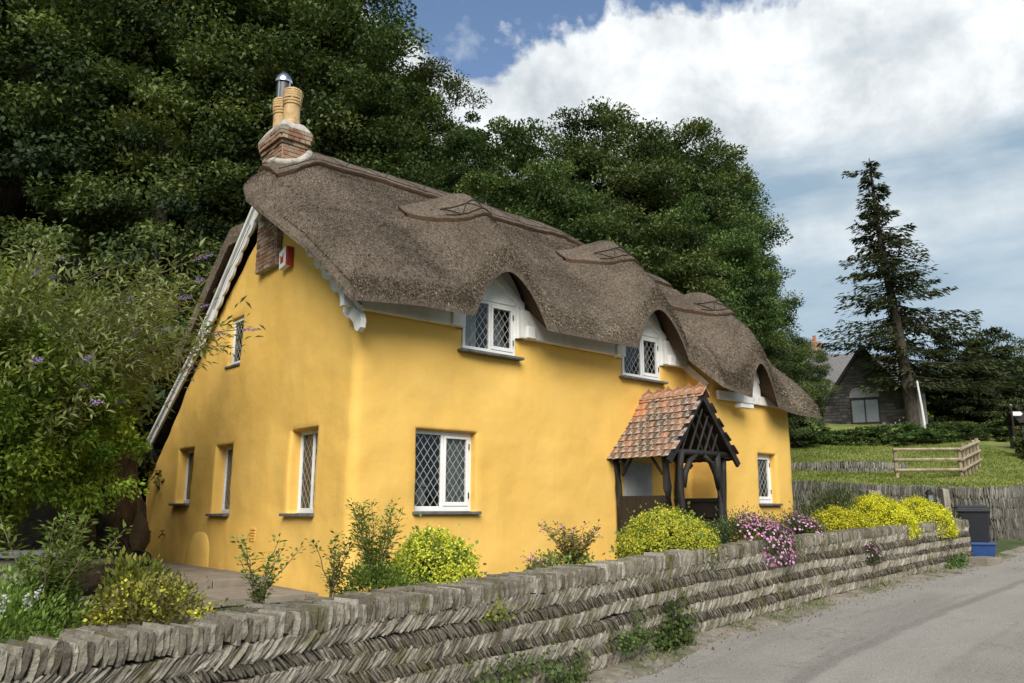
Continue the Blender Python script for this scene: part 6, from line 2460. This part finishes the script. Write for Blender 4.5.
# ivy and weeds on the face and foot of the wall
def ivy(name, label, y0, z0, ry, rz_, n, L=0.045, mat='ivy_leaf', bulge=0.07):
    x0 = float(XW(y0))
    t = empty(name, (x0, y0, float(ROADZ(y0))))
    tag(t, label, 'ivy', 'ivy on the herringbone wall')
    i = np.argmin(np.abs(EDGE[:, 1] - y0))
    tg = unit(EDGE[i + 1] - EDGE[i - 1])
    nn = np.array([tg[1], -tg[0], 0])
    m = max(5, n // 16)
    ca, cb = rng.normal(0, 0.5, m) * ry, np.abs(rng.normal(0, 0.5, m)) * rz_
    j = np.repeat(np.arange(m), 16)
    a = ca[j] + rng.normal(0, 0.06, len(j))
    b = cb[j] + rng.normal(0, 0.05, len(j))
    P = np.outer(a, [tg[0], tg[1], 0]) + np.outer(np.abs(rng.normal(0, bulge, len(j))) + 0.05, nn) + np.outer(np.clip(b, 0.0, 2) + z0, [0, 0, 1])
    D = unit(np.array([0, 0, -0.6]) + rdir(len(j)) * 0.8 + nn * 0.3)
    N = unit(nn + rdir(len(j)) * 0.5 + np.array([0, 0, .3]))
    l = L * rng.uniform(.6, 1.3, len(j))
    stuffed(link('leaves', leaf_mesh('leaves', P, D, N, l, l * 0.85, rng.normal(.5, .2, len(j)), M[mat]), t))
ivy('ivy_clump', 'thick ivy clump climbing the wall below the lime porch mound', 9.55, 0.04, 0.42, 0.42, 1500)
ivy('ivy_clump', 'ivy patch low on the wall left of the thick clump', 8.75, 0.15, 0.40, 0.30, 420, 0.04)
ivy('ivy_sprig', 'sparse ivy trails on the nearer wall face left of the road edge', 7.2, 0.20, 0.55, 0.25, 330, 0.038)
ivy('ivy_sprig', 'small ivy tuft near the bottom of the nearer wall face', 7.75, 0.06, 0.28, 0.22, 330, 0.04)
ivy('ivy_clump', 'low weeds at the wall foot beside the blue box', 16.9, 0.03, 0.55, 0.20, 700, 0.05)
ivy('ivy_sprig', 'single yellowing trail hanging from the wall top in the middle', 6.95, 0.72, 0.10, 0.14, 60, 0.035, 'lime_leaf')
ivy('ivy_clump', 'leafy weeds against the far stone wall at the right edge', 24.6, 0.1, 0.9, 0.55, 900, 0.08)
# grass and weeds along the wall foot
n = 9000
i = rng.integers(60, len(EDGE) - 90, n)
keep_ = (EDGE[i, 1] > 3) & (EDGE[i, 1] < 19)
i = i[keep_]
sel = fbm(EDGE[i, 1] * 1.4, EDGE[i, 0] * 0.0 + 4.4) + 0.5 * fbm(EDGE[i, 1] * 5, EDGE[i, 0] * 0 + 1.4) > 0.12
i = i[sel]
tg = unit(EDGE[i + 1] - EDGE[i - 1])
nn = np.stack([tg[:, 1], -tg[:, 0]], 1)
off = np.abs(rng.normal(0.10, 0.11, len(i)))
q = EDGE[i] + nn * off[:, None] + tg * rng.uniform(-.15, .15, (len(i), 1))
P = np.column_stack([q, ROADZ(EDGE[i, 1]) + 0.03])
D = unit(rdir(len(i)) * 0.6 + np.array([0, 0, 0.8]))
o = link('verge_grass', leaf_mesh('verge_grass', P, D, rdir(len(i)), rng.uniform(.03, .10, len(i)), rng.uniform(.006, .016, len(i)), rng.normal(.5, .25, len(i)), M['grass']))
tag(o, 'short weeds and grass along the foot of the herringbone wall', 'grass', kind='stuff')
# grit and small stones along the edge of the tarmac
gv = MB()
for q_ in range(2600):
    k_ = int(rng.integers(60, len(EDGE) - 80))
    if not 3 < EDGE[k_, 1] < 22:
        continue
    tg_ = EDGE[k_ + 1] - EDGE[k_ - 1]
    tg_ = tg_ / np.linalg.norm(tg_)
    nn_ = np.array([tg_[1], -tg_[0]])
    off_ = abs(rng.normal(0.30, 0.20)) + (rng.random() < 0.04) * rng.random() * 1.5
    c_ = EDGE[k_] + nn_ * off_ + tg_ * rng.uniform(-.13, .13)
    r_ = rng.uniform(0.004, 0.011) * (2.0 if rng.random() < 0.04 else 1)
    z_ = float(ROADZ(EDGE[k_, 1])) + (0.035 if off_ < 0.28 else 0.012)
    a_ = rng.uniform(0, 3.1)
    gv.tone = float(rng.random())
    e_ = [(math.cos(a_ + i_ * math.pi / 2) * r_ * rng.uniform(.7, 1.3), math.sin(a_ + i_ * math.pi / 2) * r_ * rng.uniform(.7, 1.3)) for i_ in range(4)]
    gv.hexa([(c_[0] + x_, c_[1] + y_, z_ - 0.01) for x_, y_ in e_] + [(c_[0] + x_ * .6, c_[1] + y_ * .6, z_ + r_ * .8) for x_, y_ in e_])
o = gv.build('gravel', M['fieldstone'])
tag(o, 'scattered grit and small stones along the road edge', 'gravel', kind='stuff')
# turf on the lawn, nearer part
n = 60000
x, y = rng.uniform(9.5, 24, n), rng.uniform(24, 44, n)
kp = lawn_keep(x, y)
x, y = x[kp], y[kp]
P = np.column_stack([x, y, ground_z(x, y) + 0.01])
o = link('lawn_grass', leaf_mesh('lawn_grass', P, unit(rdir(len(x)) * .7 + np.array([0, 0, .8])), rdir(len(x)), rng.uniform(.05, .14, len(x)), rng.uniform(.02, .04, len(x)), 0.45 + 0.35 * fbm(x * .7, y * .7) + rng.normal(0, .2, len(x)), M['lawn_blade']))
tag(o, 'mown grass of the sloping lawn', 'grass', kind='stuff')

# ------------------------------------------------------------------ buddleia and hedge at the left
def buddleia():
    base = np.array([-7.9, 11.6, 0.5])
    t = empty('buddleia', tuple(base))
    tag(t, 'tall grey-green buddleia with purple flower spikes at the left', 'shrub')
    mb = MB()
    P, D, N, T_ = [], [], [], []
    tips = []
    for q in range(180):
        a = rng.uniform(0, 6.28)
        inc = rng.uniform(0.05, 0.30 if math.cos(a) > 0.1 else 0.5)
        ln = rng.uniform(4.2, 7.9) * (0.76 if math.cos(a) > 0.1 else 1.0)
        K = 10
        p = np.array([math.cos(a) * 0.5 * rng.random(), math.sin(a) * 0.5 * rng.random(), 0.0])
        d = unit(np.array([math.cos(a) * inc, math.sin(a) * inc, 1.0]))
        pts_ = [p.copy()]
        for k in range(K):
            d = unit(d + np.array([math.cos(a), math.sin(a), 0]) * 0.035 * k * 0.5 + np.array([0, 0, -0.016 * k]) + rng.normal(0, 0.03, 3))
            p = p + d * ln / K
            pts_.append(p.copy())
        pts_ = np.array(pts_)
        mb.tube([tuple(x) for x in pts_], [0.022 * (1 - k / (K + 1)) + 0.004 for k in range(K + 1)], 4)
        tips.append((pts_[-1], d))
        m = 400
        s_ = rng.beta(2.0, 1.2, m)
        pp = np.stack([np.interp(s_, np.linspace(0, 1, K + 1), pts_[:, c]) for c in range(3)], 1) + rng.normal(0, 0.15, (m, 3))
        dd = unit(d + rdir(m) * 1.0 + np.array([0, 0, -0.25]))
        P.append(pp)
        D.append(dd)
        N.append(unit(rdir(m) * 0.55 + np.array([0, 0, 1])))
        T_.append(np.full(m, rng.normal(.5, .16)) + rng.normal(0, .14, m))
    stuffed(mb.build('stems', M['twig'], t))
    P, D, N, T_ = map(np.concatenate, (P, D, N, T_))
    l = rng.uniform(.09, .19, len(P))
    stuffed(link('foliage', leaf_mesh('foliage', P, D, N, l, l * 0.27, T_, M['buddleia_leaf']), t))
    V_, F_, tone = [], [], []
    pp, dd, ll, tt_ = [], [], [], []
    for p, d in tips[::2]:
        ln = rng.uniform(0.14, 0.30)
        k = 60
        s_ = rng.random(k)
        ax_ = unit(d + np.array([0.2, 0, -0.15]))
        pp.append(p + np.outer(s_ * ln, ax_) + rng.normal(0, 1, (k, 3)) * (0.028 * (1.1 - s_))[:, None])
        dd.append(rdir(k))
        tt_.append(np.full(k, rng.normal(.5, .25)))
    pp, dd, tt_ = map(np.concatenate, (pp, dd, tt_))
    stuffed(link('flower_spikes', leaf_mesh('flower_spikes', pp, dd, rdir(len(pp)), .026, .022, tt_, M['purple_flower']), t))
buddleia()
HED = crown_mesh('foliage', (1.25, 1.0, 1.15), 260, 120, 0.065, M['hedge_leaf'], 51.0, lump=0.22, flat=0.8, low=-0.9)
for x, y, z, s, l in ((-7.4, 10.9, 1.25, 1.25, 'bright small-leaved hedge bush at the left edge, above the stone bench'), (-6.95, 11.7, 1.5, 1.15, 'bright small-leaved hedge bush left of the thick trunk'), (-7.9, 12.4, 2.5, 1.2, 'upper hedge bush under the buddleia branches')):
    shrub(x, y, z, s, l, HED, 'hedge bushes below the buddleia', 'hedge_bush')
